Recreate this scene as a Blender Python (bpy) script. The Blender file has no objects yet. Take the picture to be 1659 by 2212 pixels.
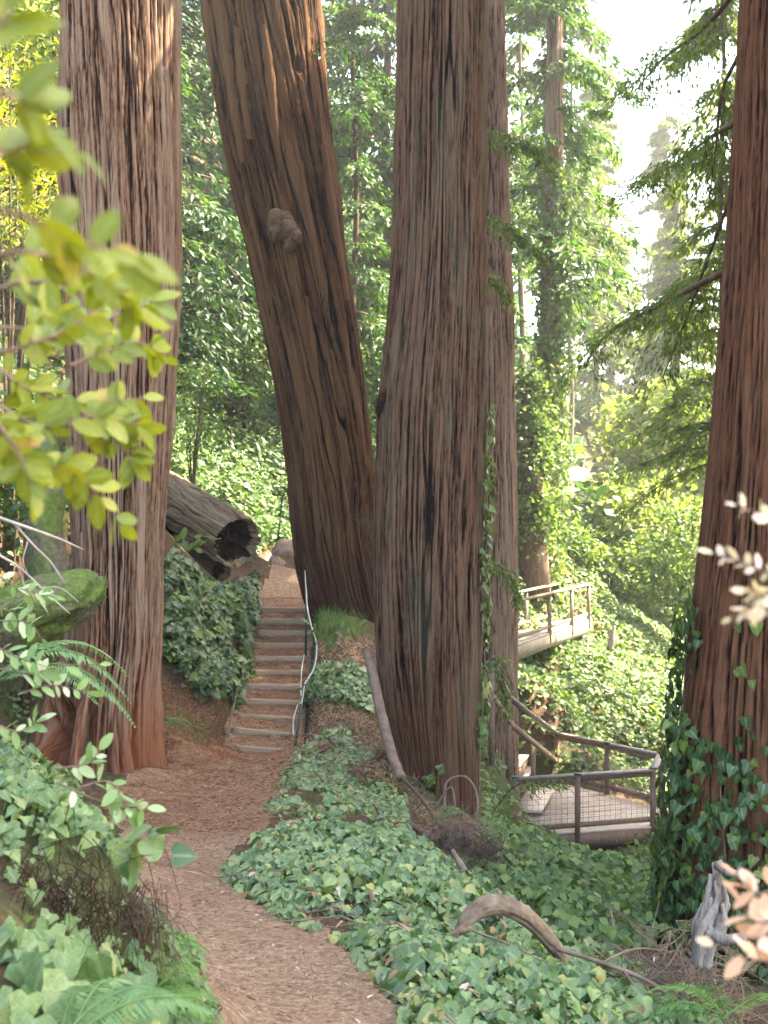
import bpy, math
import numpy as np
from mathutils import Vector, Matrix

# ------------------------------------------------------------------ scene, camera, light
scene = bpy.context.scene
F = 2765.0                      # focal length in layout units (picture 1659 x 2212)
CX, CY = 829.5, 1106.0
cam = bpy.data.cameras.new("camera")
cam.sensor_fit = 'VERTICAL'
cam.sensor_height = 36.0
cam.sensor_width = 27.0
cam.lens = 45.0
cam.clip_start = 0.05
cam.clip_end = 900.0
cam.dof.use_dof = True
cam.dof.focus_distance = 15.0
cam.dof.aperture_fstop = 6.0
camo = bpy.data.objects.new("camera", cam)
scene.collection.objects.link(camo)
camo.location = (0, 0, 0)
camo.rotation_euler = (math.radians(90), 0, 0)
scene.camera = camo

SUN_AZ, SUN_EL = 72.0, 55.0     # degrees right of the view direction, above the horizon
world = bpy.data.worlds.new("World")
scene.world = world
world.use_nodes = True
wn = world.node_tree
bg = wn.nodes["Background"]
sky = wn.nodes.new("ShaderNodeTexSky")
sky.sky_type = 'NISHITA'
sky.sun_disc = False
sky.sun_elevation = math.radians(SUN_EL)
sky.sun_rotation = math.radians(SUN_AZ)
sky.air_density = 1.0
sky.dust_density = 2.5
sky.ozone_density = 1.0
wn.links.new(sky.outputs[0], bg.inputs[0])
bg.inputs[1].default_value = 0.15
sun = bpy.data.lights.new("sun", 'SUN')
sun.energy = 5.0
sun.angle = math.radians(0.53)
sun.color = (1.0, 0.93, 0.80)
suno = bpy.data.objects.new("sun", sun)
scene.collection.objects.link(suno)
_a, _e = math.radians(SUN_AZ), math.radians(SUN_EL)
SUND = Vector((math.sin(_a) * math.cos(_e), math.cos(_a) * math.cos(_e), math.sin(_e)))
suno.rotation_euler = SUND.to_track_quat('Z', 'Y').to_euler()
suno.location = (20, 30, 60)
scene.view_settings.view_transform = 'Standard'
scene.view_settings.look = 'None'
scene.view_settings.exposure = 3.34
scene.view_settings.use_white_balance = True
scene.view_settings.white_balance_temperature = 7700
scene.view_settings.gamma = 1.0
scene.view_settings.use_curve_mapping = False
scene.render.engine = 'CYCLES'
cy = scene.cycles
cy.max_bounces = 5
cy.diffuse_bounces = 3
cy.glossy_bounces = 2
cy.transmission_bounces = 3
cy.transparent_max_bounces = 4
cy.caustics_reflective = False
cy.caustics_refractive = False
cy.use_denoising = True
cy.sample_clamp_indirect = 6.0
cy.use_adaptive_sampling = True
cy.adaptive_threshold = 0.035

# ------------------------------------------------------------------ helpers
COL = scene.collection


def at(x, y, Y):
    return np.array([(x - CX) / F * Y, Y, -(y - CY) / F * Y])


def V(x, y, Y):
    return tuple(at(x, y, Y))


def proj(P):
    P = np.asarray(P)
    Y = np.maximum(P[..., 1], 0.05)
    return CX + P[..., 0] / Y * F, CY - P[..., 2] / Y * F


def inpoly(px, py, poly):
    poly = np.asarray(poly, float)
    inside = np.zeros(px.shape, bool)
    n = len(poly)
    for i in range(n):
        x1, y1 = poly[i]
        x2, y2 = poly[(i + 1) % n]
        if y1 == y2:
            continue
        c = ((y1 > py) != (y2 > py)) & (px < (x2 - x1) * (py - y1) / (y2 - y1) + x1)
        inside ^= c
    return inside


def _hash(ix, iy, iz, seed):
    h = (ix.astype(np.int64) * 374761393 + iy.astype(np.int64) * 668265263 + iz.astype(np.int64) * 2147483647 // 7 + seed * 1274126177) & 0xFFFFFFFF
    h = ((h ^ (h >> 13)) * 1274126177) & 0xFFFFFFFF
    h = ((h ^ (h >> 16)) * 2246822519) & 0xFFFFFFFF
    return ((h ^ (h >> 15)) & 0xFFFFFF) / float(0x7FFFFF) - 1.0


def noise(x, y, z=0.0, seed=0):
    x, y, z = np.broadcast_arrays(np.asarray(x, float), np.asarray(y, float), np.asarray(z, float))
    fx, fy, fz = np.floor(x), np.floor(y), np.floor(z)
    tx, ty, tz = x - fx, y - fy, z - fz
    tx = tx * tx * (3 - 2 * tx); ty = ty * ty * (3 - 2 * ty); tz = tz * tz * (3 - 2 * tz)
    flat = np.all(z == 0)
    out = 0
    for dz in ((0,) if flat else (0, 1)):
        wz = 1.0 if flat else (tz if dz else 1 - tz)
        for dy in (0, 1):
            wy = ty if dy else 1 - ty
            for dx in (0, 1):
                wx = tx if dx else 1 - tx
                out = out + _hash(fx + dx, fy + dy, fz + dz, seed) * wx * wy * wz
    return out


def fbm(x, y, z=0.0, seed=0, o=4):
    a, s, t = 1.0, 0.0, 0.0
    for i in range(o):
        s = s + a * noise(np.asarray(x) * 2 ** i, np.asarray(y) * 2 ** i, np.asarray(z) * 2 ** i, seed + i)
        t += a
        a *= 0.5
    return s / t


def norm(v):
    v = np.asarray(v, float)
    return v / np.maximum(np.linalg.norm(v, axis=-1, keepdims=True), 1e-9)


def tag(o, label=None, cat=None, group=None, kind=None):
    if label: o["label"] = label
    if cat: o["category"] = cat
    if group: o["group"] = group
    if kind: o["kind"] = kind
    return o


def thing(name, label, cat, loc=(0, 0, 0), group=None):
    o = bpy.data.objects.new(name, None)
    o.empty_display_size = 0.2
    COL.objects.link(o)
    o.location = tuple(float(c) for c in loc)
    return tag(o, label, cat, group)


def mesh(name, verts, faces, mat, smooth=True, attrs=None, uv=None):
    """faces: (n,3)/(n,4) arrays or list of such arrays / list of tuples"""
    me = bpy.data.meshes.new(name)
    verts = np.asarray(verts, np.float32).reshape(-1, 3)
    if isinstance(faces, np.ndarray):
        faces = [faces]
    if len(faces) and not isinstance(faces[0], np.ndarray):
        counts = np.array([len(f) for f in faces], np.int32)
        loops = np.array([i for f in faces for i in f], np.int32)
    else:
        faces = [f for f in faces if len(f)]
        counts = np.concatenate([np.full(len(f), f.shape[1], np.int32) for f in faces])
        loops = np.concatenate([f.astype(np.int32).ravel() for f in faces])
    me.vertices.add(len(verts))
    me.vertices.foreach_set("co", verts.ravel())
    me.loops.add(len(loops))
    me.loops.foreach_set("vertex_index", loops)
    me.polygons.add(len(counts))
    starts = np.concatenate([[0], np.cumsum(counts)[:-1]]).astype(np.int32)
    me.polygons.foreach_set("loop_start", starts)
    me.polygons.foreach_set("loop_total", counts)
    if smooth:
        me.polygons.foreach_set("use_smooth", np.ones(len(counts), bool))
    me.update(calc_edges=True)
    me.validate()
    if attrs:
        for k, a in attrs.items():
            at_ = me.attributes.new(k, 'FLOAT', 'POINT')
            at_.data.foreach_set("value", np.asarray(a, np.float32))
    if uv is not None:
        l = me.uv_layers.new(name="UVMap")
        l.data.foreach_set("uv", np.asarray(uv, np.float32)[loops].ravel())
    if mat is not None:
        me.materials.append(mat)
    return me


def link(name, me, parent=None, loc=None):
    o = bpy.data.objects.new(name, me)
    COL.objects.link(o)
    if parent is not None:
        o.parent = parent
        if parent.type == 'EMPTY':
            o.location = tuple(-c for c in parent.location)
    if loc is not None:
        o.location = loc
    return o


def obj(name, verts, faces, mat, parent=None, **kw):
    return link(name, mesh(name, verts, faces, mat, **kw), parent)


class MB:
    """collects shapes into one mesh"""
    def __init__(self):
        self.v, self.f, self.n = [], [], 0

    def add(self, v, f):
        v = np.asarray(v, float)
        self.v.append(v)
        for q in f:
            self.f.append(tuple(int(i) + self.n for i in q))
        self.n += len(v)
        return self

    def tube(self, pts, rad, ns=6, cap=True, wob=0.0, seed=0):
        v, f = tube(pts, rad, ns, cap, wob, seed)
        return self.add(v, f)

    def box(self, c, s, axes=None):
        return self.add(*box(c, s, axes))

    def build(self, name, mat, parent=None, smooth=True):
        return obj(name, np.concatenate(self.v), self.f, mat, parent, smooth=smooth)


def spline(pts, n):
    """Catmull-Rom through pts, n samples"""
    p = np.asarray(pts, float)
    if len(p) < 3:
        t = np.linspace(0, 1, n)[:, None]
        return p[0] * (1 - t) + p[-1] * t
    q = np.vstack([2 * p[0] - p[1], p, 2 * p[-1] - p[-2]])
    u = np.linspace(0, len(p) - 1 - 1e-6, n)
    i = u.astype(int)
    t = (u - i)[:, None]
    a, b, c, d = q[i], q[i + 1], q[i + 2], q[i + 3]
    return 0.5 * ((2 * b) + (-a + c) * t + (2 * a - 5 * b + 4 * c - d) * t ** 2 + (-a + 3 * b - 3 * c + d) * t ** 3)


def tube(pts, rad, ns=6, cap=True, wob=0.0, seed=0):
    p = np.asarray(pts, float)
    n = len(p)
    rad = np.broadcast_to(np.asarray(rad, float), (n,)) if np.ndim(rad) == 0 or len(rad) == n else np.interp(np.linspace(0, 1, n), np.linspace(0, 1, len(rad)), rad)
    T = norm(np.gradient(p, axis=0))
    up = np.array([0, 0, 1.0]) if abs(T[0][2]) < 0.9 else np.array([1.0, 0, 0])
    A = np.zeros((n, 3)); A[0] = norm(np.cross(T[0], up))
    for i in range(1, n):
        a = A[i - 1] - T[i] * np.dot(A[i - 1], T[i])
        A[i] = norm(a)
    B = np.cross(T, A)
    th = np.arange(ns) * 2 * math.pi / ns
    R = rad[:, None] * np.ones((1, ns))
    if wob:
        R = R * (1 + wob * noise(np.arange(n)[:, None] * 0.7 + seed * 3.1, np.cos(th)[None] * 1.7 + 9, np.sin(th)[None] * 1.7, seed))
    v = p[:, None] + A[:, None] * (np.cos(th)[None, :, None] * R[..., None]) + B[:, None] * (np.sin(th)[None, :, None] * R[..., None])
    v = v.reshape(-1, 3)
    f = []
    for i in range(n - 1):
        for j in range(ns):
            k = (j + 1) % ns
            f.append((i * ns + j, i * ns + k, (i + 1) * ns + k, (i + 1) * ns + j))
    if cap:
        f.append(tuple(range(ns))[::-1])
        f.append(tuple((n - 1) * ns + j for j in range(ns)))
    return v, f


def box(c, s, axes=None):
    c = np.asarray(c, float)
    ax = np.eye(3) if axes is None else np.asarray(axes, float)
    h = np.asarray(s, float) / 2
    sg = np.array([(-1, -1, -1), (1, -1, -1), (1, 1, -1), (-1, 1, -1), (-1, -1, 1), (1, -1, 1), (1, 1, 1), (-1, 1, 1)], float)
    v = c + (sg * h) @ ax
    f = [(0, 3, 2, 1), (4, 5, 6, 7), (0, 1, 5, 4), (1, 2, 6, 5), (2, 3, 7, 6), (3, 0, 4, 7)]
    return v, f


def beam(a, b, w, h, up=(0, 0, 1)):
    """rectangular bar from a to b: width w sideways, h along up"""
    a, b = np.asarray(a, float), np.asarray(b, float)
    d = b - a
    L = np.linalg.norm(d)
    x = d / L
    u = np.asarray(up, float)
    y = norm(np.cross(u, x))
    z = np.cross(x, y)
    return box((a + b) / 2, (L, w, h), np.stack([x, y, z]))


# ------------------------------------------------------------------ leaf templates
def _sym(cent, half, faces_r):
    v = list(cent) + list(half) + [(-x, y, z) for x, y, z in half]
    nc, nh = len(cent), len(half)
    f = []
    for q in faces_r:
        f.append(q)
        f.append(tuple((i if i < nc else i + nh) for i in q)[::-1])
    return np.array(v, float), f


def _shape(v, fold, droop):
    v = v.copy()
    v[:, 2] = fold * np.abs(v[:, 0]) - droop * (v[:, 1] ** 2) - 0.25 * fold * (np.abs(v[:, 0]) ** 2) * 3
    return v


IVY_V, IVY_F = _sym([(0, 0, 0), (0, .38, 0), (0, .72, 0), (0, 1, 0)],
                    [(.26, -.15, 0), (.55, .04, 0), (.40, .34, 0), (.36, .52, 0), (.14, .80, 0)],
                    [(0, 4, 5), (0, 5, 1), (1, 5, 6), (1, 6, 2), (6, 7, 2), (2, 7, 8), (2, 8, 3)])
IVY_V = _shape(IVY_V, .22, .22)
HEART_V, HEART_F = _sym([(0, 0, 0), (0, .38, 0), (0, .72, 0), (0, 1, 0)],
                        [(.24, -.13, 0), (.48, .06, 0), (.50, .30, 0), (.34, .60, 0), (.14, .84, 0)],
                        [(0, 4, 5), (0, 5, 1), (1, 5, 6), (1, 6, 2), (6, 7, 2), (2, 7, 8), (2, 8, 3)])
HEART_V = _shape(HEART_V, .25, .18)
ELL_V, ELL_F = _sym([(0, 0, 0), (0, .33, 0), (0, .66, 0), (0, 1, 0)],
                    [(.12, .10, 0), (.22, .33, 0), (.24, .60, 0), (.13, .87, 0)],
                    [(0, 4, 5, 1), (1, 5, 6, 2), (2, 6, 7, 3)])
ELL_V = _shape(ELL_V, .22, .12)
DIA_V = np.array([(0, 0, 0), (.5, .45, .05), (0, 1, -.08), (-.5, .45, .05)], float)
DIA_F = [(0, 1, 2, 3)]
HEX_V = np.array([(0, 0, 0), (.5, .2, .1), (.45, .65, .05), (0, 1, -.12), (-.45, .65, .05), (-.5, .2, .1)], float)
HEX_F = [(0, 1, 2, 3), (0, 3, 4, 5)]


def frames(d, n):
    """columns: side, along d, normal"""
    d = norm(d)
    n = n - d * np.sum(n * d, -1, keepdims=True)
    n = norm(n)
    s = np.cross(d, n)
    return np.stack([s, d, n], -1)          # (N,3,3)


def scatter_mesh(name, TV, TF, P, R, SX, SY, mat, rnd=None, smooth=True, seed=0):
    n, k = len(P), len(TV)
    SX = np.broadcast_to(SX, (n,)); SY = np.broadcast_to(SY, (n,))
    S = np.stack([SX, SY, (SX + SY) / 2], -1)
    loc = TV[None] * S[:, None]
    v = np.einsum('nij,nkj->nki', R, loc) + P[:, None]
    by = {}
    for q in TF:
        by.setdefault(len(q), []).append(q)
    fs = [(np.array(qs)[None] + (np.arange(n) * k)[:, None, None]).reshape(-1, m) for m, qs in by.items()]
    if rnd is None:
        rnd = np.random.default_rng(seed + 77).random(n)
    return mesh(name, v.reshape(-1, 3), fs, mat, smooth=smooth, attrs={"rnd": np.repeat(rnd, k), "mid": np.tile((np.abs(TV[:, 0]) < 1e-6).astype(float), n)})


def leaf_parts(name, TV, TF, P, R, S, mat, parent, count=300, stuff=None, smat=None):
    """the `count` leaves that show largest become objects that share one mesh; the rest one stuff part"""
    n = len(P)
    S = np.broadcast_to(S, (n,))
    show = S / np.maximum(np.linalg.norm(P, axis=1), 0.3)
    px, py = proj(P)
    out = (px < -40) | (px > 1700) | (py < -40) | (py > 2250)
    order = np.argsort(-(show * np.where(out, 0.01, 1)))
    big, rest = order[:count], order[count:]
    me = mesh(name, TV, TF, mat, attrs={"mid": (np.abs(TV[:, 0]) < 1e-6).astype(float)})
    inv = Matrix.Translation(-parent.location) if parent.type == 'EMPTY' else Matrix.Identity(4)
    for i in big:
        o = bpy.data.objects.new(name, me)
        COL.objects.link(o)
        o.parent = parent
        M = np.eye(4)
        M[:3, :3] = R[i] * S[i]
        M[:3, 3] = P[i]
        o.matrix_local = inv @ Matrix(M.tolist())
    if len(rest):
        o = link(stuff or name, scatter_mesh(stuff or name, TV, TF, P[rest], R[rest], S[rest], S[rest], smat or mat), parent)
        o["kind"] = "stuff"


# ------------------------------------------------------------------ materials
def _mat(name):
    m = bpy.data.materials.new(name)
    m.use_nodes = True
    t = m.node_tree
    for n in list(t.nodes):
        t.nodes.remove(n)
    return m, t, t.nodes.new, t.links.new


def ramp(t, fac, stops):
    r = t.nodes.new("ShaderNodeValToRGB")
    e = r.color_ramp.elements
    while len(e) < len(stops):
        e.new(0.5)
    for el, (p, c) in zip(e, stops):
        el.position = p
        el.color = (*c, 1)
    t.links.new(fac, r.inputs[0])
    return r.outputs[0]


def leaf_mat(name, stops, trans=0.35, rough=0.42, tcol=(1.25, 1.2, 0.55), spec=0.4, var=False):
    m, t, N, L = _mat(name)
    a = N("ShaderNodeAttribute"); a.attribute_name = "rnd"
    oi = N("ShaderNodeObjectInfo")
    ad = N("ShaderNodeMath"); ad.operation = 'ADD'
    L(a.outputs["Fac"], ad.inputs[0]); L(oi.outputs["Random"], ad.inputs[1])
    fr = N("ShaderNodeMath"); fr.operation = 'FRACT'
    L(ad.outputs[0], fr.inputs[0])
    c = ramp(t, fr.outputs[0], stops)
    col = c
    if var:
        md_ = N("ShaderNodeAttribute"); md_.attribute_name = "mid"
        mv_ = N("ShaderNodeMapRange"); mv_.inputs[1].default_value = 0.78; mv_.inputs[2].default_value = 0.98; mv_.inputs[4].default_value = 0.4
        L(md_.outputs["Fac"], mv_.inputs[0])
        ml_ = N("ShaderNodeMix"); ml_.data_type = 'RGBA'
        L(mv_.outputs[0], ml_.inputs[0]); L(c, ml_.inputs[6]); ml_.inputs[7].default_value = (.30, .38, .20, 1)
        c = ml_.outputs[2]
        tc = N("ShaderNodeTexCoord")
        nz = N("ShaderNodeTexNoise"); nz.inputs["Scale"].default_value = 14.0; nz.inputs["Detail"].default_value = 2.0
        L(tc.outputs["Object"], nz.inputs["Vector"])
        mr = N("ShaderNodeMapRange"); mr.inputs[1].default_value = 0.3; mr.inputs[2].default_value = 0.7; mr.inputs[3].default_value = 0.72; mr.inputs[4].default_value = 1.25
        L(nz.outputs[0], mr.inputs[0])
        mx = N("ShaderNodeMix"); mx.data_type = 'RGBA'; mx.blend_type = 'MULTIPLY'; mx.inputs[0].default_value = 1.0
        L(c, mx.inputs[6])
        L(mr.outputs[0], mx.inputs[7])
        col = mx.outputs[2]
    p = N("ShaderNodeBsdfPrincipled")
    p.inputs["Roughness"].default_value = rough
    p.inputs["Specular IOR Level"].default_value = spec
    L(col, p.inputs["Base Color"])
    tr = N("ShaderNodeBsdfTranslucent")
    tm = N("ShaderNodeMix"); tm.data_type = 'RGBA'; tm.blend_type = 'MULTIPLY'; tm.inputs[0].default_value = 1.0
    L(col, tm.inputs[6]); tm.inputs[7].default_value = (*tcol, 1)
    L(tm.outputs[2], tr.inputs[0])
    mix = N("ShaderNodeMixShader"); mix.inputs[0].default_value = trans
    L(p.outputs[0], mix.inputs[1]); L(tr.outputs[0], mix.inputs[2])
    o = N("ShaderNodeOutputMaterial")
    L(mix.outputs[0], o.inputs[0])
    return m


def rough_mat(name, stops, scale=(3, 3, 3), rough=0.85, bump=0.3, bscale=1.0, detail=6, stops2=None, scale2=1.2, bdist=0.01, spec=0.25, island=0.0):
    """noise coloured rough solid; object coordinates"""
    m, t, N, L = _mat(name)
    tc = N("ShaderNodeTexCoord")
    mp = N("ShaderNodeMapping"); mp.inputs["Scale"].default_value = scale
    L(tc.outputs["Object"], mp.inputs[0])
    nz = N("ShaderNodeTexNoise"); nz.inputs["Scale"].default_value = 1.0; nz.inputs["Detail"].default_value = detail; nz.inputs["Roughness"].default_value = 0.65
    L(mp.outputs[0], nz.inputs["Vector"])
    fac = nz.outputs[0]
    if island:
        g = N("ShaderNodeObjectInfo")
        ma = N("ShaderNodeMath"); ma.operation = 'MULTIPLY_ADD'
        L(g.outputs["Random"], ma.inputs[0]); ma.inputs[1].default_value = island; L(fac, ma.inputs[2])
        sb = N("ShaderNodeMath"); sb.operation = 'SUBTRACT'; L(ma.outputs[0], sb.inputs[0]); sb.inputs[1].default_value = island / 2
        fac = sb.outputs[0]
    c = ramp(t, fac, stops)
    if stops2:
        n2 = N("ShaderNodeTexNoise"); n2.inputs["Scale"].default_value = scale2; n2.inputs["Detail"].default_value = 5
        L(tc.outputs["Object"], n2.inputs["Vector"])
        mr = N("ShaderNodeMapRange"); mr.inputs[1].default_value = 0.45; mr.inputs[2].default_value = 0.6
        L(n2.outputs[0], mr.inputs[0])
        c2 = ramp(t, nz.outputs[0], stops2)
        mx = N("ShaderNodeMix"); mx.data_type = 'RGBA'
        L(mr.outputs[0], mx.inputs[0]); L(c, mx.inputs[6]); L(c2, mx.inputs[7])
        c = mx.outputs[2]
    p = N("ShaderNodeBsdfPrincipled")
    p.inputs["Roughness"].default_value = rough
    p.inputs["Specular IOR Level"].default_value = spec
    L(c, p.inputs["Base Color"])
    if bump:
        b = N("ShaderNodeBump"); b.inputs["Strength"].default_value = bump; b.inputs["Distance"].default_value = bdist
        n3 = N("ShaderNodeTexNoise"); n3.inputs["Scale"].default_value = bscale; n3.inputs["Detail"].default_value = 5; n3.inputs["Roughness"].default_value = 0.7
        L(mp.outputs[0], n3.inputs["Vector"]); L(n3.outputs[0], b.inputs["Height"]); L(b.outputs[0], p.inputs["Normal"])
    o = N("ShaderNodeOutputMaterial"); L(p.outputs[0], o.inputs[0])
    return m


def bark_mat(name, furrow, mid, ridge, grey, greyamt=0.5, base=None, zb=-2.8, moss=None, mossamt=0.0):
    """uv in metres: u round the trunk, v along it; attribute h is the relief"""
    m, t, N, L = _mat(name)
    uv = N("ShaderNodeUVMap"); uv.uv_map = "UVMap"

    def nz(sx, sy, det=5, rough=0.6, off=0.0):
        mp = N("ShaderNodeMapping"); mp.inputs["Scale"].default_value = (sx, sy, 1); mp.inputs["Location"].default_value = (off, off * 1.7, 0)
        L(uv.outputs[0], mp.inputs[0])
        n = N("ShaderNodeTexNoise"); n.inputs["Scale"].default_value = 1.0; n.inputs["Detail"].default_value = det; n.inputs["Roughness"].default_value = rough
        L(mp.outputs[0], n.inputs["Vector"])
        return n.outputs[0]
    fib = nz(55, 1.6, 4, 0.65)
    h = N("ShaderNodeAttribute"); h.attribute_name = "h"
    fr = N("ShaderNodeMapRange"); fr.inputs[1].default_value = 0.33; fr.inputs[2].default_value = 0.67; fr.inputs[3].default_value = -0.42; fr.inputs[4].default_value = 0.34
    L(fib, fr.inputs[0])
    f2_ = N("ShaderNodeMapRange"); f2_.inputs[1].default_value = 0.35; f2_.inputs[2].default_value = 0.65; f2_.inputs[3].default_value = -0.16; f2_.inputs[4].default_value = 0.16
    L(nz(34, 7.5, 3, 0.6, 5.7), f2_.inputs[0])
    ma = N("ShaderNodeMath"); ma.operation = 'ADD'; L(fr.outputs[0], ma.inputs[0]); L(f2_.outputs[0], ma.inputs[1])
    sb = N("ShaderNodeMath"); sb.operation = 'ADD'; L(ma.outputs[0], sb.inputs[0]); L(h.outputs["Fac"], sb.inputs[1])
    c = ramp(t, sb.outputs[0], [(0.12, furrow), (0.42, mid), (0.8, ridge)])

    def blend(c, fac, lo, hi, col, amt):
        mr = N("ShaderNodeMapRange"); mr.inputs[1].default_value = lo; mr.inputs[2].default_value = hi; mr.inputs[4].default_value = amt
        L(fac, mr.inputs[0])
        mx = N("ShaderNodeMix"); mx.data_type = 'RGBA'
        L(mr.outputs[0], mx.inputs[0]); L(c, mx.inputs[6]); mx.inputs[7].default_value = (*col, 1)
        return mx.outputs[2]
    def att(n):
        q = N("ShaderNodeAttribute"); q.attribute_name = n
        return q.outputs["Fac"]
    c = blend(c, att("g"), 0.0, 1.0, grey, greyamt)
    if base is not None:
        c = blend(c, att("b"), 0.0, 1.0, base, 0.75)
    if moss is not None:
        c = blend(c, att("m"), 0.0, 1.0, moss, mossamt)
    p = N("ShaderNodeBsdfPrincipled")
    p.inputs["Roughness"].default_value = 0.9
    p.inputs["Specular IOR Level"].default_value = 0.15
    L(c, p.inputs["Base Color"])
    b = N("ShaderNodeBump"); b.inputs["Strength"].default_value = 1.0; b.inputs["Distance"].default_value = 0.035
    L(nz(75, 2.6, 4, 0.7, 1.9), b.inputs["Height"]); L(b.outputs[0], p.inputs["Normal"])
    o = N("ShaderNodeOutputMaterial"); L(p.outputs[0], o.inputs[0])
    return m


G = lambda r, g, b: (r, g, b)
M = {}
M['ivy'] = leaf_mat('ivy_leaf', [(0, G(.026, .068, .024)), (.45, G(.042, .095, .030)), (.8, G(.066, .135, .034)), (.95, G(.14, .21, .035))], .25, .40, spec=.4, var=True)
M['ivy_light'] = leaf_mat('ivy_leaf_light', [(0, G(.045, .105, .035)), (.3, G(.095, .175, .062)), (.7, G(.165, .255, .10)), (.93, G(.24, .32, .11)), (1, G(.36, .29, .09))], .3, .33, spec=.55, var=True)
M['ivy_pale'] = leaf_mat('ivy_leaf_pale', [(0, G(.07, .14, .05)), (.5, G(.12, .20, .07)), (.85, G(.18, .26, .085)), (1, G(.30, .33, .11))], .32, .4, spec=.45, var=True)
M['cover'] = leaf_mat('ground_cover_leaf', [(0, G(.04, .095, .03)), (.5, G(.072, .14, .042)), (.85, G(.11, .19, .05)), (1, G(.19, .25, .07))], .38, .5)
M['cover_sun'] = leaf_mat('sun_toned_cover_leaf', [(0, G(.07, .14, .045)), (.5, G(.115, .19, .065)), (.85, G(.17, .25, .08)), (1, G(.27, .32, .13))], .5, .5)  # paler copy of the ground cover leaf, sunlight put into the colour
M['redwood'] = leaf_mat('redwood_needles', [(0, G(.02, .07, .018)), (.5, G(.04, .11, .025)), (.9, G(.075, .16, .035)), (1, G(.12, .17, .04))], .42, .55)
M['redwood_pale'] = leaf_mat('pale_redwood_needles', [(0, G(.06, .11, .04)), (.5, G(.11, .17, .055)), (.9, G(.18, .23, .075)), (1, G(.26, .27, .11))], .55, .55)  # yellower, paler copy of the redwood needles: sunlit glow painted in
M['redwood_dark'] = leaf_mat('dark_redwood_needles', [(0, G(.012, .045, .018)), (.5, G(.022, .07, .022)), (1, G(.05, .12, .03))], .35, .55)  # darker copy of the redwood needles, hillside shade put into the colour
M['oak'] = leaf_mat('yellow_green_leaf', [(0, G(.15, .21, .018)), (.5, G(.225, .28, .024)), (.88, G(.31, .345, .035)), (.97, G(.38, .36, .05)), (1, G(.45, .22, .08))], .5, .38, tcol=(1.3, 1.2, .4), spec=.5, var=True)
M['sprig'] = leaf_mat('pale_sprig_leaf', [(0, G(.14, .26, .08)), (.5, G(.25, .36, .14)), (1, G(.5, .55, .36))], .35, .4)
M['blush'] = leaf_mat('blush_leaf', [(0, G(.45, .42, .20)), (.3, G(.72, .60, .42)), (.75, G(.80, .64, .56)), (1, G(.62, .62, .36))], .4, .4, tcol=(1, .95, .7))
M['dry'] = leaf_mat('dry_leaf', [(0, G(.48, .26, .13)), (.5, G(.66, .43, .29)), (1, G(.76, .58, .45))], .35, .6, tcol=(1, .9, .7))
M['fern'] = leaf_mat('fern_leaf', [(0, G(.05, .15, .03)), (.6, G(.09, .22, .045)), (1, G(.15, .28, .06))], .35, .45)
M['fern_pale'] = leaf_mat('pale_fern_leaf', [(0, G(.10, .22, .08)), (.6, G(.16, .29, .11)), (1, G(.24, .35, .15))], .35, .45)
M['fern_dead'] = leaf_mat('dead_fern_leaf', [(0, G(.20, .10, .04)), (.6, G(.32, .19, .09)), (1, G(.42, .28, .15))], .3, .7, tcol=(1, .9, .7))
M['grass'] = leaf_mat('grass_blade', [(0, G(.05, .15, .025)), (1, G(.12, .26, .05))], .35, .5)
M['maple'] = leaf_mat('broad_pale_leaf', [(0, G(.12, .20, .05)), (.5, G(.20, .28, .08)), (1, G(.40, .44, .20))], .55, .5)
M['duff'] = rough_mat('needle_duff', [(.25, G(.12, .070, .042)), (.45, G(.25, .158, .100)), (.6, G(.345, .235, .158)), (.78, G(.44, .33, .24))], (26, 26, 26), .95, .9, 1.6, 5, bdist=.02, spec=.1,
                      stops2=[(.25, G(.13, .07, .045)), (.5, G(.255, .15, .098)), (.75, G(.37, .24, .165))], scale2=1.1)
M['soil'] = rough_mat('bank_soil', [(.25, G(.03, .018, .012)), (.5, G(.085, .05, .032)), (.75, G(.16, .10, .065))], (18, 18, 18), .95, .9, 1.5, 5, bdist=.025, spec=.1,
                      stops2=[(.3, G(.03, .035, .014)), (.7, G(.09, .10, .04))], scale2=.8)
M['needle'] = leaf_mat('fallen_needle', [(0, G(.11, .055, .03)), (.4, G(.24, .14, .08)), (.75, G(.37, .24, .15)), (.93, G(.42, .31, .22)), (1, G(.5, .42, .34))], .1, .8, tcol=(1, 1, 1), spec=.15)
M['needle_red'] = leaf_mat('red_needle', [(0, G(.14, .045, .02)), (.5, G(.26, .10, .045)), (1, G(.40, .20, .11))], .1, .8, tcol=(1, 1, 1), spec=.15)
M['chip'] = leaf_mat('wood_chip', [(0, G(.28, .17, .11)), (.6, G(.42, .30, .22)), (1, G(.58, .47, .38))], .1, .8, tcol=(1, 1, 1), spec=.15)
M['stair'] = rough_mat('stair_timber', [(.3, G(.22, .155, .10)), (.55, G(.32, .24, .16)), (.8, G(.42, .33, .235))], (5, 60, 60), .85, .4, 1.2, island=.12)
M['deck'] = rough_mat('deck_timber', [(.3, G(.30, .235, .19)), (.55, G(.42, .345, .285)), (.8, G(.54, .46, .39))], (8, 8, 40), .75, .3, 1.2, island=.25)
M['rail'] = rough_mat('rail_timber', [(.3, G(.12, .072, .048)), (.55, G(.20, .13, .092)), (.8, G(.29, .21, .155))], (20, 20, 20), .7, .3, 1.2, island=.2)
M['railtop'] = rough_mat('handrail_timber', [(.3, G(.17, .14, .125)), (.55, G(.26, .22, .20)), (.8, G(.36, .32, .29))], (20, 20, 20), .6, .3, 1.2, island=.2)
M['oldwood'] = rough_mat('bridge_timber', [(.3, G(.16, .13, .09)), (.55, G(.27, .225, .16)), (.8, G(.40, .34, .26))], (14, 14, 14), .8, .3, 1.2, island=.2)
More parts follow.
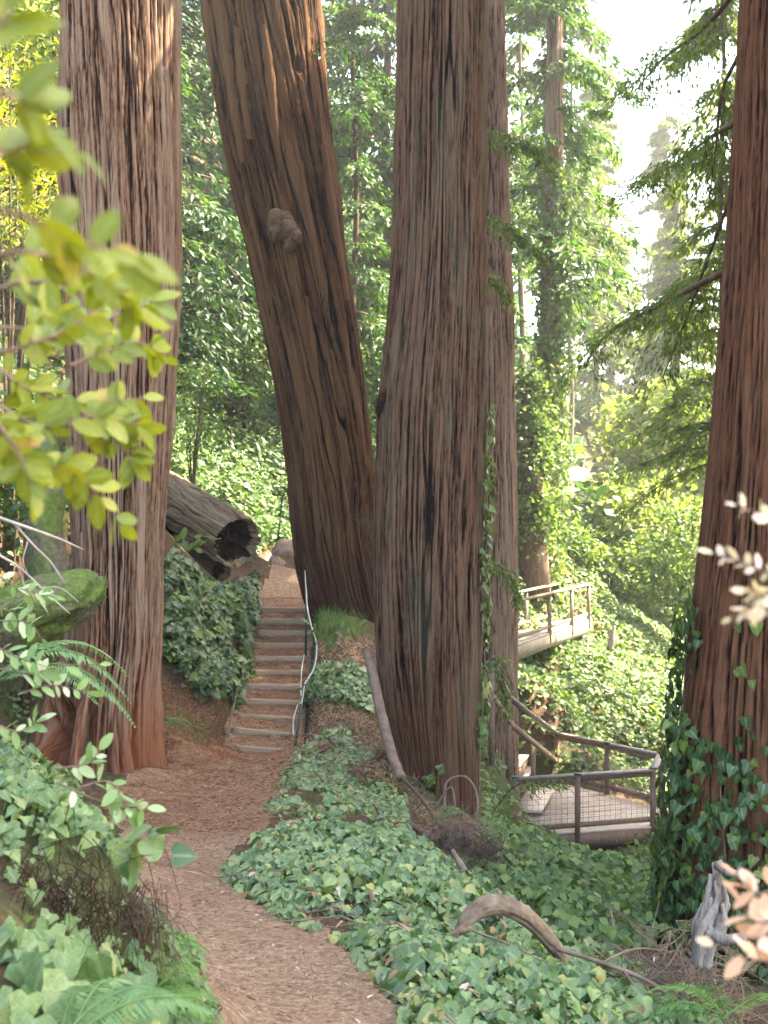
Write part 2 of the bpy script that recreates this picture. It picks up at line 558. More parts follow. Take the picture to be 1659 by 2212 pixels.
M['concrete'] = rough_mat('pier_concrete', [(.3, G(.22, .2, .15)), (.6, G(.34, .31, .25)), (.8, G(.42, .40, .33))], (9, 9, 9), .9, .4, 1.5, stops2=[(.3, G(.10, .12, .06)), (.7, G(.2, .2, .12))], scale2=2.5)
M['steel'] = rough_mat('green_post_paint', [(.3, G(.015, .045, .035)), (.6, G(.025, .07, .052)), (.85, G(.07, .08, .06))], (30, 30, 30), .55, .15, 1.0, spec=.5)
M['rope'] = rough_mat('pale_rope', [(.3, G(.34, .32, .28)), (.6, G(.48, .46, .42)), (.85, G(.58, .56, .52))], (60, 60, 60), .7, .4, 1.5)
M['wire'] = rough_mat('fence_wire', [(.3, G(.10, .10, .10)), (.7, G(.20, .20, .20))], (20, 20, 20), .5, 0, 1)
M['deadwood'] = rough_mat('dead_wood', [(.3, G(.10, .065, .045)), (.55, G(.19, .13, .095)), (.8, G(.31, .24, .19))], (14, 14, 14), .85, .6, 2.0, stops2=[(.3, G(.2, .13, .07)), (.7, G(.36, .26, .16))], scale2=3.0)
M['twig'] = rough_mat('dry_twig', [(.3, G(.12, .075, .055)), (.6, G(.22, .15, .115)), (.85, G(.34, .26, .21))], (12, 12, 12), .85, .3, 2.0)
M['paletwig'] = rough_mat('pale_twig', [(.3, G(.24, .19, .165)), (.6, G(.40, .335, .30)), (.85, G(.52, .46, .42))], (12, 12, 12), .85, .3, 2.0)
M['greywood'] = rough_mat('weathered_snag', [(.3, G(.10, .075, .06)), (.5, G(.27, .225, .195)), (.75, G(.44, .39, .355))], (26, 26, 4), .85, .8, 1.6, bdist=.02)
M['bole'] = rough_mat('thin_bark', [(.3, G(.05, .032, .022)), (.55, G(.11, .07, .048)), (.8, G(.19, .13, .095))], (14, 14, 2.5), .9, .6, 2.0)
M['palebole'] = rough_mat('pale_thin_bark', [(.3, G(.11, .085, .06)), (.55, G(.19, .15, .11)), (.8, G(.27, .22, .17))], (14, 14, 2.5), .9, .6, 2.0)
M['rock'] = rough_mat('brown_rock', [(.25, G(.11, .065, .045)), (.5, G(.25, .165, .12)), (.75, G(.40, .30, .24))], (7, 7, 7), .9, .8, 1.6, bdist=.03)
M['moss'] = rough_mat('mossy_rock', [(.3, G(.055, .08, .018)), (.55, G(.11, .155, .032)), (.8, G(.19, .23, .065))], (22, 22, 22), .95, .9, 1.8, bdist=.02, stops2=[(.3, G(.06, .045, .03)), (.7, G(.18, .15, .11))], scale2=2.2)
M['hollow'] = rough_mat('rotten_wood', [(.3, G(.012, .006, .004)), (.55, G(.035, .016, .010)), (.85, G(.16, .06, .022))], (9, 9, 9), .95, .9, 2.0, bdist=.03)
M['burl'] = rough_mat('grey_burl', [(.3, G(.035, .019, .011)), (.55, G(.11, .068, .043)), (.8, G(.20, .14, .10))], (16, 16, 16), .9, .9, 1.5, bdist=.02)
M['bark1'] = bark_mat('bark_grey_tan', G(.022, .007, .004), G(.175, .086, .049), G(.31, .182, .118), G(.41, .285, .205), .62, base=G(.26, .080, .031))
M['bark2'] = bark_mat('bark_dark_orange', G(.004, .0014, .0007), G(.045, .016, .006), G(.095, .040, .016), G(.21, .115, .056), .5, base=G(.050, .015, .005))
M['bark3'] = bark_mat('bark_brown', G(.008, .003, .002), G(.088, .042, .024), G(.170, .093, .057), G(.215, .135, .090), .55, base=G(.12, .046, .020), moss=G(.14, .145, .095), mossamt=.25)  # moss tone also paints the right edge as lit
M['bark4'] = bark_mat('bark_pale_brown', G(.05, .022, .014), G(.19, .112, .078), G(.27, .175, .128), G(.31, .215, .165), .5)
M['bark6'] = bark_mat('bark_red_brown', G(.014, .004, .002), G(.095, .036, .016), G(.155, .066, .033), G(.19, .10, .056), .4)
M['barklog'] = bark_mat('bark_log', G(.018, .009, .005), G(.125, .075, .042), G(.215, .145, .092), G(.30, .225, .155), .6, moss=G(.09, .10, .045), mossamt=.25)

# ------------------------------------------------------------------ terrain
CTRL = []
for Yp in np.arange(4.0, 15.6, 1.0):                       # the path, falling gently away from the camera
    xc = np.interp(Yp, [4, 5.5, 7, 9, 11, 13, 15], [-.05, -.30, -.70, -1.40, -1.62, -1.72, -1.50])
    zc = -1.83 - .068 * Yp
    CTRL += [(xc - .3, Yp, zc), (xc + .3, Yp, zc)]
CTRL += [(0, 0, -1.62), (0.3, 2, -1.85), (-.4, 2, -1.8), (0, -6, -1.3), (3, -6, -1.5), (-4, -6, 0.5), (2.5, 2, -2.1), (6, 2, -3)]
for p in [  # left bank, near
        (200, 1750, 9.5), (100, 1700, 8.5), (0, 1650, 8), (150, 1900, 7), (0, 1800, 6.5),
        (100, 1740, 4.5), (250, 1870, 4.5), (330, 2010, 4.8), (395, 2150, 4.7), (0, 1720, 5), (0, 1870, 4.2), (150, 1980, 4.0),
        (0, 2050, 3.4), (150, 2140, 3.3), (0, 2240, 3), (330, 2260, 4.3),
        # round the left trunk
        (250, 1690, 13), (150, 1670, 14), (70, 1700, 11), (60, 1670, 9.5), (0, 1650, 11), (130, 1690, 12), (360, 1500, 15.5), (380, 1600, 14.5),
        # bank left of the steps
        (480, 1450, 17), (430, 1320, 17), (380, 1220, 17), (500, 1290, 20), (545, 1262, 21.5),
        # right of the steps
        (740, 1335, 20), (790, 1400, 18), (720, 1480, 17), (780, 1570, 15.5), (700, 1610, 15),
        # landing
        (600, 1288, 21.5), (560, 1225, 25), (600, 1190, 27), (690, 1250, 22.5),
        # ivy bed right of the path
        (800, 1860, 9.5), (900, 1770, 12), (960, 1860, 10.5), (860, 1690, 14), (1030, 1840, 14.3), (1000, 2000, 8), (1100, 2200, 6), (1300, 2120, 7.5),
        (1500, 2060, 9.3), (1400, 1920, 13), (1250, 1900, 18), (1075, 1640, 21), (1050, 1700, 19), (1070, 1800, 18), (1100, 1870, 19), (1100, 1930, 15.5),
        (1500, 2200, 7),
        (1420, 1830, 22), (1250, 1880, 20.5),
        # slope behind the deck
        (1300, 1650, 29), (1250, 1570, 29), (1150, 1490, 28), (1300, 1500, 32), (1400, 1450, 36), (1250, 1410, 35), (1430, 1610, 30), (1460, 1400, 42),
        (1130, 1255, 37), (1200, 1205, 42), (1280, 1285, 42), (1150, 1110, 40), (1300, 1160, 52), (1380, 1290, 48), (1420, 1250, 65), (1500, 1200, 80),
        # hillside
        (590, 1130, 29), (500, 1050, 29), (430, 950, 30), (450, 800, 34), (500, 650, 38), (600, 900, 36), (830, 1000, 34), (830, 820, 42), (700, 600, 46),
        (1000, 1000, 42), (1000, 830, 52), (450, 400, 46)]:
    CTRL.append(V(*p))
CTRL += [(-1.6, 5.5, -1.3), (-4, 8, -.6), (-6, 8, .8), (-4.7, 13, -.5), (-3.4, 12.3, -2.65), (-3.75, 13, -2.5), (-3.3, 11.5, -2.45), (-3.1, 10.4, -2.2), (-6, 14, 1.5), (-10, 10, 4), (-12, 20, 7), (-3, 4, -.4), (-5, 2, .6),
         (-4.5, 17, 1.0), (-4, 21, .2), (-7, 20, 3.0), (-20, 45, 20), (0, 75, 18), (10, 75, 8), (-15, 30, 10), (-40, 60, 34), (0, 110, 30),
         (2.6, 21.5, -6.0), (3.2, 21.5, -6.25), (2.2, 20, -5.3), (3.8, 21.5, -6.3), (2.0, 22.5, -5.5), (3.1, 27.4, -5.4), (2.7, 27.6, -5.0), (2.3, 28, -4.6), (3.8, 25, -6.7), (5.5, 24.5, -6.6), (2.6, 24.5, -6.2), (30, 70, 4), (40, 100, 8), (15, 110, -3), (25, 40, -4), (12, 20, -5), (20, 20, -4), (6, 10, -3.6), (8, 5, -3.4), (20, 0, -3),
         (3.2, 30.5, -4.4), (4.2, 33, -4.4), (5.2, 35.5, -4.1), (6.1, 37.8, -3.4), (40, 190, -2), (90, 190, 8), (20, 150, -2), (60, 150, 3), (0, 190, 30), (-60, 0, 25), (60, 30, 6), (-30, 10, 16), (90, 120, 16), (-60, 120, 50)]
CTRL = np.array(CTRL, float)


def _U(r2):
    return 0.5 * r2 * np.log(np.maximum(r2, 1e-9))


_n = len(CTRL)
_d2 = ((CTRL[:, None, :2] - CTRL[None, :, :2]) ** 2).sum(-1)
_K = np.zeros((_n + 3, _n + 3))
_K[:_n, :_n] = _U(_d2) + np.eye(_n) * 0.02
_K[:_n, _n] = 1
_K[:_n, _n + 1:] = CTRL[:, :2]
_K[_n:, :_n] = _K[:_n, _n:].T
_w = np.linalg.solve(_K, np.concatenate([CTRL[:, 2], [0, 0, 0]]))

PY = [0, 4.2, 5.5, 6.2, 7, 8, 8.8, 9.4, 10, 11, 12, 13, 14, 15, 15.5, 16.5, 20.5, 21, 22.5, 25, 28, 30]
PL = [-.95, -.62, -.78, -.93, -1.22, -1.5, -1.74, -1.95, -2.1, -2.42, -2.55, -2.5, -2.45, -2.1, -1.95, -1.86, -2.0, -2.05, -2.05, -2.35, -2.65, -2.9]
PR = [1.0, .42, .10, -.05, -.22, -.72, -1.08, -1.1, -.95, -.92, -.96, -.98, -1.0, -1.05, -1.1, -1.12, -1.25, -1.3, -1.45, -1.95, -2.35, -2.6]
SY0, SDY, NS = 15.5, 0.5, 11
SZ = [-2.86, -2.735, -2.63, -2.50, -2.366, -2.232, -2.094, -1.955, -1.815, -1.675, -1.54]
SXC = lambda y: np.interp(y, [15.5, 20.5], [-1.46, -1.61])


def H0(x, y):
    x = np.asarray(x, float); y = np.asarray(y, float)
    sh = x.shape
    x = x.ravel(); y = y.ravel()
    out = np.empty(len(x))
    for i in range(0, len(x), 20000):
        s = slice(i, i + 20000)
        r2 = (x[s, None] - CTRL[None, :, 0]) ** 2 + (y[s, None] - CTRL[None, :, 1]) ** 2
        out[s] = _U(r2) @ _w[:_n] + _w[_n] + x[s] * _w[_n + 1] + y[s] * _w[_n + 2]
    out = np.where(out > 20, 20 + 18 * np.tanh((out - 20) / 25), out)
    return out.reshape(sh)


def pathmask(x, y):
    l = np.interp(y, PY, PL); r = np.interp(y, PY, PR)
    wob = .10 * noise(x * 2.3, y * 2.3, 0, 5) + .05 * noise(x * 7, y * 7, 0, 6)
    d = np.minimum(x - l, r - x) + wob
    m = np.clip(d / .12 + .5, 0, 1)
    return np.where((y > 30) | (y < -2), 0, m)


def H(x, y):
    x = np.asarray(x, float); y = np.asarray(y, float)
    z = H0(x, y)
    pm = pathmask(x, y)
    rough = .05 * fbm(x * 1.4, y * 1.4, 0, 11, 4) + .02 * noise(x * 9, y * 9, 0, 3)
    z = z + rough * (1 - .75 * pm) * np.clip((y - 1) / 3, .3, 1)
    for (tx, ty, tr) in ((-2.82, 13.3, .60), (.42, 14.5, .50), (-.35, 20, .62)):      # litter heaped against the trunks
        z = z + .11 * np.exp(-((np.hypot(x - tx, y - ty) - tr) / .2) ** 2) * (1 + .6 * noise(x * 5, y * 5, 0, 17))
    # the flight of steps: a ramp under the treads
    ramp_z = np.interp(y, [SY0 - .02, SY0 + .05] + [SY0 + SDY * (i + 1) for i in range(NS - 1)] + [SY0 + SDY * NS + .3], [SZ[0] - .13, SZ[0] - .06] + [s - .19 for s in SZ[:NS - 1]] + [SZ[-1] - .05])
    k = np.clip((.62 - np.abs(x - SXC(y))) / .2, 0, 1) * np.clip((y - (SY0 - .35)) / .3, 0, 1) * np.clip((SY0 + SDY * NS + .5 - y) / .5, 0, 1)
    return z * (1 - k) + ramp_z * k


def Hn(x, y, e=.04):
    dx = (H(x + e, y) - H(x - e, y)) / (2 * e)
    dy = (H(x, y + e) - H(x, y - e)) / (2 * e)
    return norm(np.stack([-dx, -dy, np.ones_like(dx)], -1))


def axis(fine0, fine1, step, lo, hi, grow=1.16):
    a = list(np.arange(fine0, fine1, step))
    s = step; c = a[-1]
    while c < hi:
        s *= grow; c += s; a.append(c)
    s = step; c = a[0]; b = []
    while c > lo:
        s *= grow; c -= s; b.append(c)
    return np.array(b[::-1] + a)


gx = axis(-3.4, 4.2, .062, -90, 120)
gy = axis(3.0, 22.5, .062, -14, 190, 1.12)
GX, GY = np.meshgrid(gx, gy)
GZ = H(GX, GY)
nx, ny = len(gx), len(gy)
gi = np.arange(nx * ny).reshape(ny, nx)
quads = np.stack([gi[:-1, :-1], gi[:-1, 1:], gi[1:, 1:], gi[1:, :-1]], -1).reshape(-1, 4)
gv = np.stack([GX, GY, GZ], -1).reshape(-1, 3)
pm = pathmask(gv[:, 0], gv[:, 1])
isp = pm[quads].mean(1) > .5


def submesh(name, q, mat, label=None):
    u, inv = np.unique(q, return_inverse=True)
    o = obj(name, gv[u], inv.reshape(q.shape), mat)
    return tag(o, None, None, None, 'structure')


submesh('ground', quads[~isp], M['soil'])
submesh('path', quads[isp], M['duff'])


def on_ground(rng, poly, x0, x1, y0, y1, n, bias=None):
    """random points on the terrain whose picture falls inside poly"""
    x = rng.uniform(x0, x1, n); y = rng.uniform(y0, y1, n)
    z = H0(x, y)
    P = np.stack([x, y, z], -1)
    if poly is not None:
        px, py = proj(P)
        k = inpoly(px, py, poly)
        P = P[k]
    P[:, 2] = H(P[:, 0], P[:, 1])
    return P


# ------------------------------------------------------------------ the flight of steps
def litter_slab(x0, x1, y0, y1, z, seed):
    """soil infill of one tread: lumpy top, skirts at the rim"""
    nx_, ny_ = 22, 14
    X, Y = np.meshgrid(np.linspace(x0, x1, nx_), np.linspace(y0, y1, ny_))
    Z = z + .018 * fbm(X * 5, Y * 5, 0, seed, 3) + .012 * noise(X * 22, Y * 22, 0, seed + 5) + .085 * np.clip((Y - y0) / (y1 - y0) - .2, 0, 1)
    v = np.stack([X, Y, Z], -1).reshape(-1, 3)
    i = np.arange(nx_ * ny_).reshape(ny_, nx_)
    f = [tuple(q) for q in np.stack([i[:-1, :-1], i[:-1, 1:], i[1:, 1:], i[1:, :-1]], -1).reshape(-1, 4)]
    rim = list(i[0, :]) + list(i[1:, -1]) + list(i[-1, -2::-1]) + list(i[-2:0:-1, 0])
    low = v[rim].copy(); low[:, 2] -= .3
    b = len(v)
    m = len(rim)
    for k in range(m):
        f.append((rim[k], b + k, b + (k + 1) % m, rim[(k + 1) % m]))
    return np.vstack([v, low]), f


st = thing('stair_flight', 'narrow flight of timber edged dirt steps climbing between ivy and leaning trunk', 'stairs', (-1.46, 15.5, -3.0))
for i in range(NS):
    r = np.random.default_rng(100 + i)
    y = SY0 + SDY * i
    xc = SXC(y)
    w = [.30, .36, .38, .40, .40, .40, .38, .38, .37, .37, .36][i]
    yaw = [.07, .085, .06, .03, .012, .0, -.01, .0, .01, -.01, .01][i]
    off = [-.02, -.05, -.02, .0, .01, .03, .03, .02, .02, .01, .0][i]
    xa, xb = xc + off - w, xc + off + w
    a = np.array([xa, y + .03, SZ[i] - .085 + yaw * w])
    b = np.array([xb, y - .03, SZ[i] - .085 - yaw * w])
    nseg = 10
    d = norm(b - a); sd = norm(np.cross((0, 0, 1), d)); up = np.cross(d, sd)
    vv = []; ff = []
    for k in range(nseg + 1):
        c = a + (b - a) * k / nseg
        j = .006 * noise(k * .9 + i * 7, 0.3, 0, 4)
        for (s, h) in ((-.028, -.10), (.028, -.10), (.028, .085), (.022, .094), (-.020, .094), (-.028, .086)):
            vv.append(c + sd * (s + j) + up * (h + .004 * noise(k * 1.7 + i * 9, s * 60, 0, 8)))
    for k in range(nseg):
        for q in range(6):
            ff.append((k * 6 + q, k * 6 + (q + 1) % 6, (k + 1) * 6 + (q + 1) % 6, (k + 1) * 6 + q))
    ff.append(tuple(range(6))[::-1]); ff.append(tuple(nseg * 6 + q for q in range(6)))
    obj('riser_board', vv, ff, M['stair'], st, smooth=False)
    yn = SY0 + SDY * (i + 1) - .04
    v, f = litter_slab(xc + off - .50, xc + off + .48, y + .05, yn + (.5 if i == NS - 1 else .06), SZ[i] - .005, 200 + i)
    v[:, 2] -= yaw * (v[:, 0] - xc - off)
    obj('tread', v, f, M['duff'], st)


# ------------------------------------------------------------------ trunks
def bark_h(a, v, seed, s=1.0):
    w = .035 * noise(a * 1.6, v * .3, 0, seed) + .014 * noise(a * 7, v * 1.1, 0, seed + 1)
    A = (a + w)
    def crack(k, wd, vf, sd):
        x = A * k + 1.15 * noise(A * k * .7, v * vf, 0, sd) + .35 * noise(A * k * 1.7, v * vf * 3.2, 0, sd + 1)
        fr = x - np.floor(x)
        return np.exp(-(np.minimum(fr, 1 - fr) / k / wd) ** 2)
    n3 = noise(A * 62 / s, v * 2.2, 0, seed + 4)
    n4 = noise(A * 80, v * 9, 0, seed + 14)
    f1 = crack(10.5 / s, .0092 * s ** .5, .34, seed + 2) * np.clip(.85 + .75 * noise(a * 7, v * .6, 0, seed + 5), 0, 1)
    f2 = crack(23 / s, .0070 * s ** .5, .55, seed + 3) * np.clip(.5 + .95 * noise(a * 11, v * .9, 0, seed + 7), 0, 1)
    sid = np.floor(A * 11 / s)
    hs = _hash(sid, sid * 0 + 3, sid * 0, seed + 9)
    saw = (v * (.30 + .12 * hs) + hs * 7.3 + .06 * noise(a * 30, v * 6, 0, seed + 8)) % 1.0
    h = -.048 * f1 - .026 * f2 + .006 * n3 + .003 * n4 + .009 * noise(a * 4, v * .35, 0, seed + 6) + .014 * saw ** 4 + .004 * hs
    rel = .68 - .78 * f1 - .52 * f2 + .15 * n3 + .10 * n4 + .10 * saw ** 4 + .12 * noise(a * 6, v * .5, 0, seed + 15)
    return h, rel


def trunk(prof, Y, zbot, ztop, mat, seed, parent, name='trunk', ncol=265, rows=None, bark=1.0, flute=0.0, flutek=7, top_r=.45, ylean=0.0, pits=(), s=1.0, twist=0.0, basez=-9.0):
    """prof: (y_px, x_left, x_right) silhouettes at depth Y"""
    prof = np.array(sorted(prof, key=lambda q: -q[0]), float)        # from the base upwards
    z = -(prof[:, 0] - CY) / F * Y
    xc = ((prof[:, 1] + prof[:, 2]) / 2 - CX) / F * Y
    r = (prof[:, 2] - prof[:, 1]) / 2 / F * Y
    # continue above the picture
    sl = (xc[-1] - xc[-3]) / (z[-1] - z[-3])
    z = np.concatenate([[zbot], z, [ztop]]); xc = np.concatenate([[xc[0]], xc, [xc[-1] + sl * (ztop - z[-1]) * .6]]); r = np.concatenate([[r[0] * 1.05], r, [r[-1] * top_r]])
    zv0, zv1 = zbot, z[-2] + .3
    zz = np.concatenate([np.arange(zv0, zv1, .036 if rows is None else (zv1 - zv0) / rows), np.linspace(zv1, ztop, 30)])
    X = np.interp(zz, z, xc); R = np.interp(zz, z, r)
    k = np.ones(9) / 9
    for _ in range(2):
        X = np.convolve(np.pad(X, 4, 'edge'), k, 'valid'); R = np.convolve(np.pad(R, 4, 'edge'), k, 'valid')
    c0 = math.atan2(-Y, -np.mean(X[: len(X) // 2]))
    th = np.concatenate([np.linspace(-1.85, 1.85, ncol), np.linspace(1.85, 2 * math.pi - 1.85, 34)[1:-1]]) + c0
    rel_t = th - c0
    Rm = np.median(R)
    Aa = (np.where(rel_t > math.pi, rel_t - 2 * math.pi, rel_t) * Rm)[None, :] + twist * zz[:, None]
    Vv = zz[:, None] * np.ones_like(Aa)
    h, rel = bark_h(Aa + seed * 3.3, Vv, seed, s)
    h = h * bark
    base = np.clip((zz - zbot) / 1.6, 0, 1)[:, None]
    fl = flute * np.exp(-np.clip((zz - zbot - .35), 0, None) / .75)[:, None] * (.65 * np.cos(flutek * rel_t + seed)[None] + .5 * noise(np.cos(rel_t) * 2.6, np.sin(rel_t) * 2.6, 0, seed + 31)[None])
    lump = .035 * fbm(np.cos(rel_t)[None] * 1.3 * np.ones_like(Aa), np.sin(rel_t)[None] * 1.3, Vv * .55, seed + 21, 3)
    RR = R[:, None] + h + fl + lump
    for (pa, pz, wa, wz, dep) in pits:                      # pa: metres round from the side facing the camera
        q = ((Aa - twist * zz[:, None]) - pa) ** 2 / wa ** 2 + (Vv - pz) ** 2 / wz ** 2
        q = q * (1 + .5 * noise(Aa * 14, Vv * 6, 0, seed + 41))
        m = np.exp(-np.clip(q, 0, 30) ** 2)
        RR = RR - dep * m
    yc = Y + ylean * (zz - zz[0])
    vx = X[:, None] + RR * np.cos(th)[None]
    vy = yc[:, None] + RR * np.sin(th)[None]
    v = np.stack([vx, vy, Vv], -1).reshape(-1, 3)
    nr, nc = Aa.shape
    i = np.arange(nr * nc).reshape(nr, nc)
    j = np.roll(i, -1, 1)
    f = np.stack([i[:-1], j[:-1], j[1:], i[1:]], -1).reshape(-1, 4)
    uvv = np.stack([Aa + seed * 3.3, Vv], -1).reshape(-1, 2)
    hh = np.clip(rel, 0, 1)
    pt = .5 + .5 * fbm(Aa * 7 + seed * 2, Vv * .5, 0, seed + 51, 3)
    ga = np.clip((pt * (.55 + .6 * np.clip((hh - .3) / .5, 0, 1)) - .40) / .28, 0, 1)
    ba = np.clip((basez + .6 - (Vv + 1.1 * fbm(Aa * 3, Vv * .8, 0, seed + 52, 3))) / 1.6, 0, 1)
    ma = np.clip((.5 + .5 * fbm(Aa * 6, Vv * 1.0, 0, seed + 53, 3) - .55) / .15, 0, 1) + np.clip((Aa / Rm - 1.0) / .4, 0, 1)  # moss patches, plus a lit right rim put into the colour
    o = obj(name, v, f, mat, parent, attrs={"h": hh.ravel(), "g": ga.ravel(), "b": ba.ravel(), "m": np.clip(ma, 0, 1).ravel()}, uv=uvv)
    return o, (zz, X, yc, R)


def surf(tr, z, ang_deg, out=0.0):
    """a point on a trunk: angle from the side that faces the camera, + to the right"""
    zz, X, yc, R = tr
    x, y, r = np.interp(z, zz, X), np.interp(z, zz, yc), np.interp(z, zz, R)
    c0 = np.arctan2(-y, -x)
    a = c0 + np.radians(ang_deg)
    d = np.stack([np.cos(a), np.sin(a), np.zeros_like(a)], -1)
    return np.stack([x, y, np.asarray(z, float) + 0 * x], -1) + d * (r + out)[..., None], d


# ------------------------------------------------------------------ conifer foliage
def crown(rng, x, y, zb, zt, Rm, nbr, lpb, L, W, mat, parent, droop=.5, az=None, name='crown', branches=True, top=.25, bmat=None, axis_fn=None, brad=.03, lat=.33, hang=.8, minfrac=.55):
    z0 = rng.uniform(zb, zt, nbr)
    a = rng.uniform(0, 2 * math.pi, nbr) if az is None else np.radians(rng.uniform(az[0], az[1], nbr))
    frac = (z0 - zb) / max(zt - zb, .01)
    ln = Rm * (top + (1 - top) * (1 - frac) ** .8) * rng.uniform(minfrac, 1.05, nbr)
    dr = droop * rng.uniform(.5, 1.4, nbr)
    rise = rng.uniform(-.15, .25, nbr)
    bx = x if axis_fn is None else axis_fn(z0)[0]
    by = y if axis_fn is None else axis_fn(z0)[1]
    bx = np.broadcast_to(bx, (nbr,)); by = np.broadcast_to(by, (nbr,))
    d = np.stack([np.cos(a), np.sin(a), np.zeros(nbr)], -1)
    pz = np.stack([-d[:, 1], d[:, 0], np.zeros(nbr)], -1)

    def bp(k, t):
        l = ln[k] * t
        p = np.stack([bx[k], by[k], z0[k]], -1) + d[k] * l[:, None]
        p[:, 2] += rise[k] * l - dr[k] * l * t
        p += pz[k] * (.12 * l * np.sin(t * 3 + k))[:, None]
        return p
    n = nbr * lpb
    k = np.repeat(np.arange(nbr), lpb)
    t = rng.uniform(.08, 1, n) ** .75
    p = bp(k, t)
    # twigs: quantise the leaves into twig groups so that gaps stay open between them
    tw = np.floor(rng.random(n) * 15)
    tq = np.clip((tw + .5) / 15, .06, 1)
    side = np.where((tw + k) % 2 == 0, 1.0, -1.0)
    p = bp(k, tq)
    u = rng.random(n)
    la = u * lat * ln[k] * (1.05 - tq * .65) * (.6 + .4 * np.cos(tw * 2.1 + k))
    fwd = la * .55
    p = p + pz[k] * (side * la)[:, None] + d[k] * fwd[:, None]
    p[:, 2] -= hang * la * u * .9
    p += rng.normal(0, .035 + .012 * Rm, (n, 3)) * np.array([1, 1, .8])
    ld = pz[k] * side[:, None] * rng.uniform(.1, 1, n)[:, None] + d[k] * rng.uniform(.2, 1, n)[:, None] + np.array([0, 0, -1]) * rng.uniform(.1, 1.1, n)[:, None] + rng.normal(0, .3, (n, 3))
    nn = np.array([0, 0, 1.0]) + rng.normal(0, .55, (n, 3))
    s = rng.uniform(.6, 1.25, n)
    o = link(name, scatter_mesh(name, DIA_V, DIA_F, p, frames(ld, nn), W * s, L * s, mat, rnd=np.clip(rng.random(n) * .7 + .3 * rng.random(nbr)[k], 0, .999)), parent)
    if branches:
        mb = MB()
        for q in range(nbr):
            tt = np.linspace(0, .95, 6)
            mb.tube(bp(np.full(6, q), tt), np.linspace(brad * (1 + .1 * ln[q]), brad * .25, 6), 4, False)
        mb.build('limbs', bmat or M['bole'], parent)['kind'] = 'stuff'
    return o


def spray(rng, curve, n, lat, L, W, mat, parent, name='foliage', hang=.8, wmul=1.0):
    """flat drooping needle sprays along a given limb curve (array of points)"""
    c = np.asarray(curve)
    tw = rng.integers(0, 26, n)
    tq = (tw + .5) / 26
    f = tq * (len(c) - 1)
    i = np.clip(f.astype(int), 0, len(c) - 2)
    p = c[i] + (c[i + 1] - c[i]) * (f - i)[:, None]
    d = norm(c[i + 1] - c[i])
    up = np.array([0, 0, 1.0])
    sd = norm(np.cross(d, up))
    side = np.where(tw % 2 == 0, 1.0, -1.0)
    u = rng.random(n)
    la = u * lat * (1.1 - .6 * tq) * (.65 + .35 * np.cos(tw * 2.7))
    p = p + sd * (side * la)[:, None] + d * (la * .6)[:, None] - up * (hang * la * u)[:, None] + rng.normal(0, .03, (n, 3))
    ld = sd * (side * rng.uniform(.1, 1, n))[:, None] + d * rng.uniform(.2, 1, n)[:, None] - up * rng.uniform(.1, 1., n)[:, None] + rng.normal(0, .3, (n, 3))
    nn = up + rng.normal(0, .5, (n, 3))
    s = rng.uniform(.6, 1.3, n)
    return link(name, scatter_mesh(name, DIA_V, DIA_F, p, frames(ld, nn), W * s, L * s, mat, rnd=rng.random(n)), parent)


def clumps(rng, cen, rad, ncl, npc, L, W, mat, parent, name='crown', squash=(1, 1, 1), tv=DIA_V, tf=DIA_F, spread=.28, shell=.55, up=.5):
    """broadleaf crown: leaf clumps spread through an ellipsoid"""
    q = norm(rng.normal(0, 1, (ncl, 3))) * (rng.uniform(shell, 1.0, ncl) ** .8)[:, None] * np.asarray(rad) * np.asarray(squash)
    k = np.repeat(np.arange(ncl), npc)
    sc = rng.uniform(.6, 1.4, ncl)
    off = rng.normal(0, 1, (len(k), 3)) * (spread * np.mean(rad)) * sc[k][:, None] * np.array([1, 1, .55])
    P = np.asarray(cen) + q[k] + off
    d = norm(off + rng.normal(0, .15, (len(k), 3))) + rng.normal(0, .5, (len(k), 3)) - np.array([0, 0, .3])
    nn = np.array([0, 0, up]) + rng.normal(0, .55, (len(k), 3))
    s = rng.uniform(.6, 1.3, len(k))
    return link(name, scatter_mesh(name, tv, tf, P, frames(d, nn), W * s, L * s, mat, rnd=np.clip(rng.random(len(k)) * .75 + .25 * rng.random(ncl)[k], 0, .999)), parent)

# ------------------------------------------------------------------ the big redwoods
RW = 'redwood trunks along the path'
t1 = thing('redwood_tree', 'broad grey tan redwood at left with split fluted foot beside the path', 'tree', V(245, 1690, 13.3), RW)
T1 = trunk([(0, 130, 387), (300, 130, 391), (600, 140, 388), (800, 148, 376), (1000, 157, 365), (1200, 163, 351), (1400, 146, 346), (1500, 110, 342), (1600, 85, 342), (1700, 78, 350)],
           13.3, -3.5, 24, M['bark1'], 3, t1, basez=-1.5, bark=1.15, flute=.22, flutek=7, top_r=.5,
           pits=[(-.50, -2.25, .17, .5, .5), (-.13, -2.5, .05, .75, .22), (.09, -2.65, .035, .6, .15), (.32, -2.5, .03, .7, .13), (-.30, -2.5, .035, .85, .17), (.19, -2.2, .02, .6, .08), (.0, -2.0, .02, .5, .07), (.24, 3.2, .02, .05, .06), (.30, 3.35, .015, .03, .05)], twist=.03)[1]
crown(np.random.default_rng(1), T1[1][-1], 13.3, 9.5, 24, 4.4, 30, 50, .42, .15, M['redwood'], t1, brad=.04)

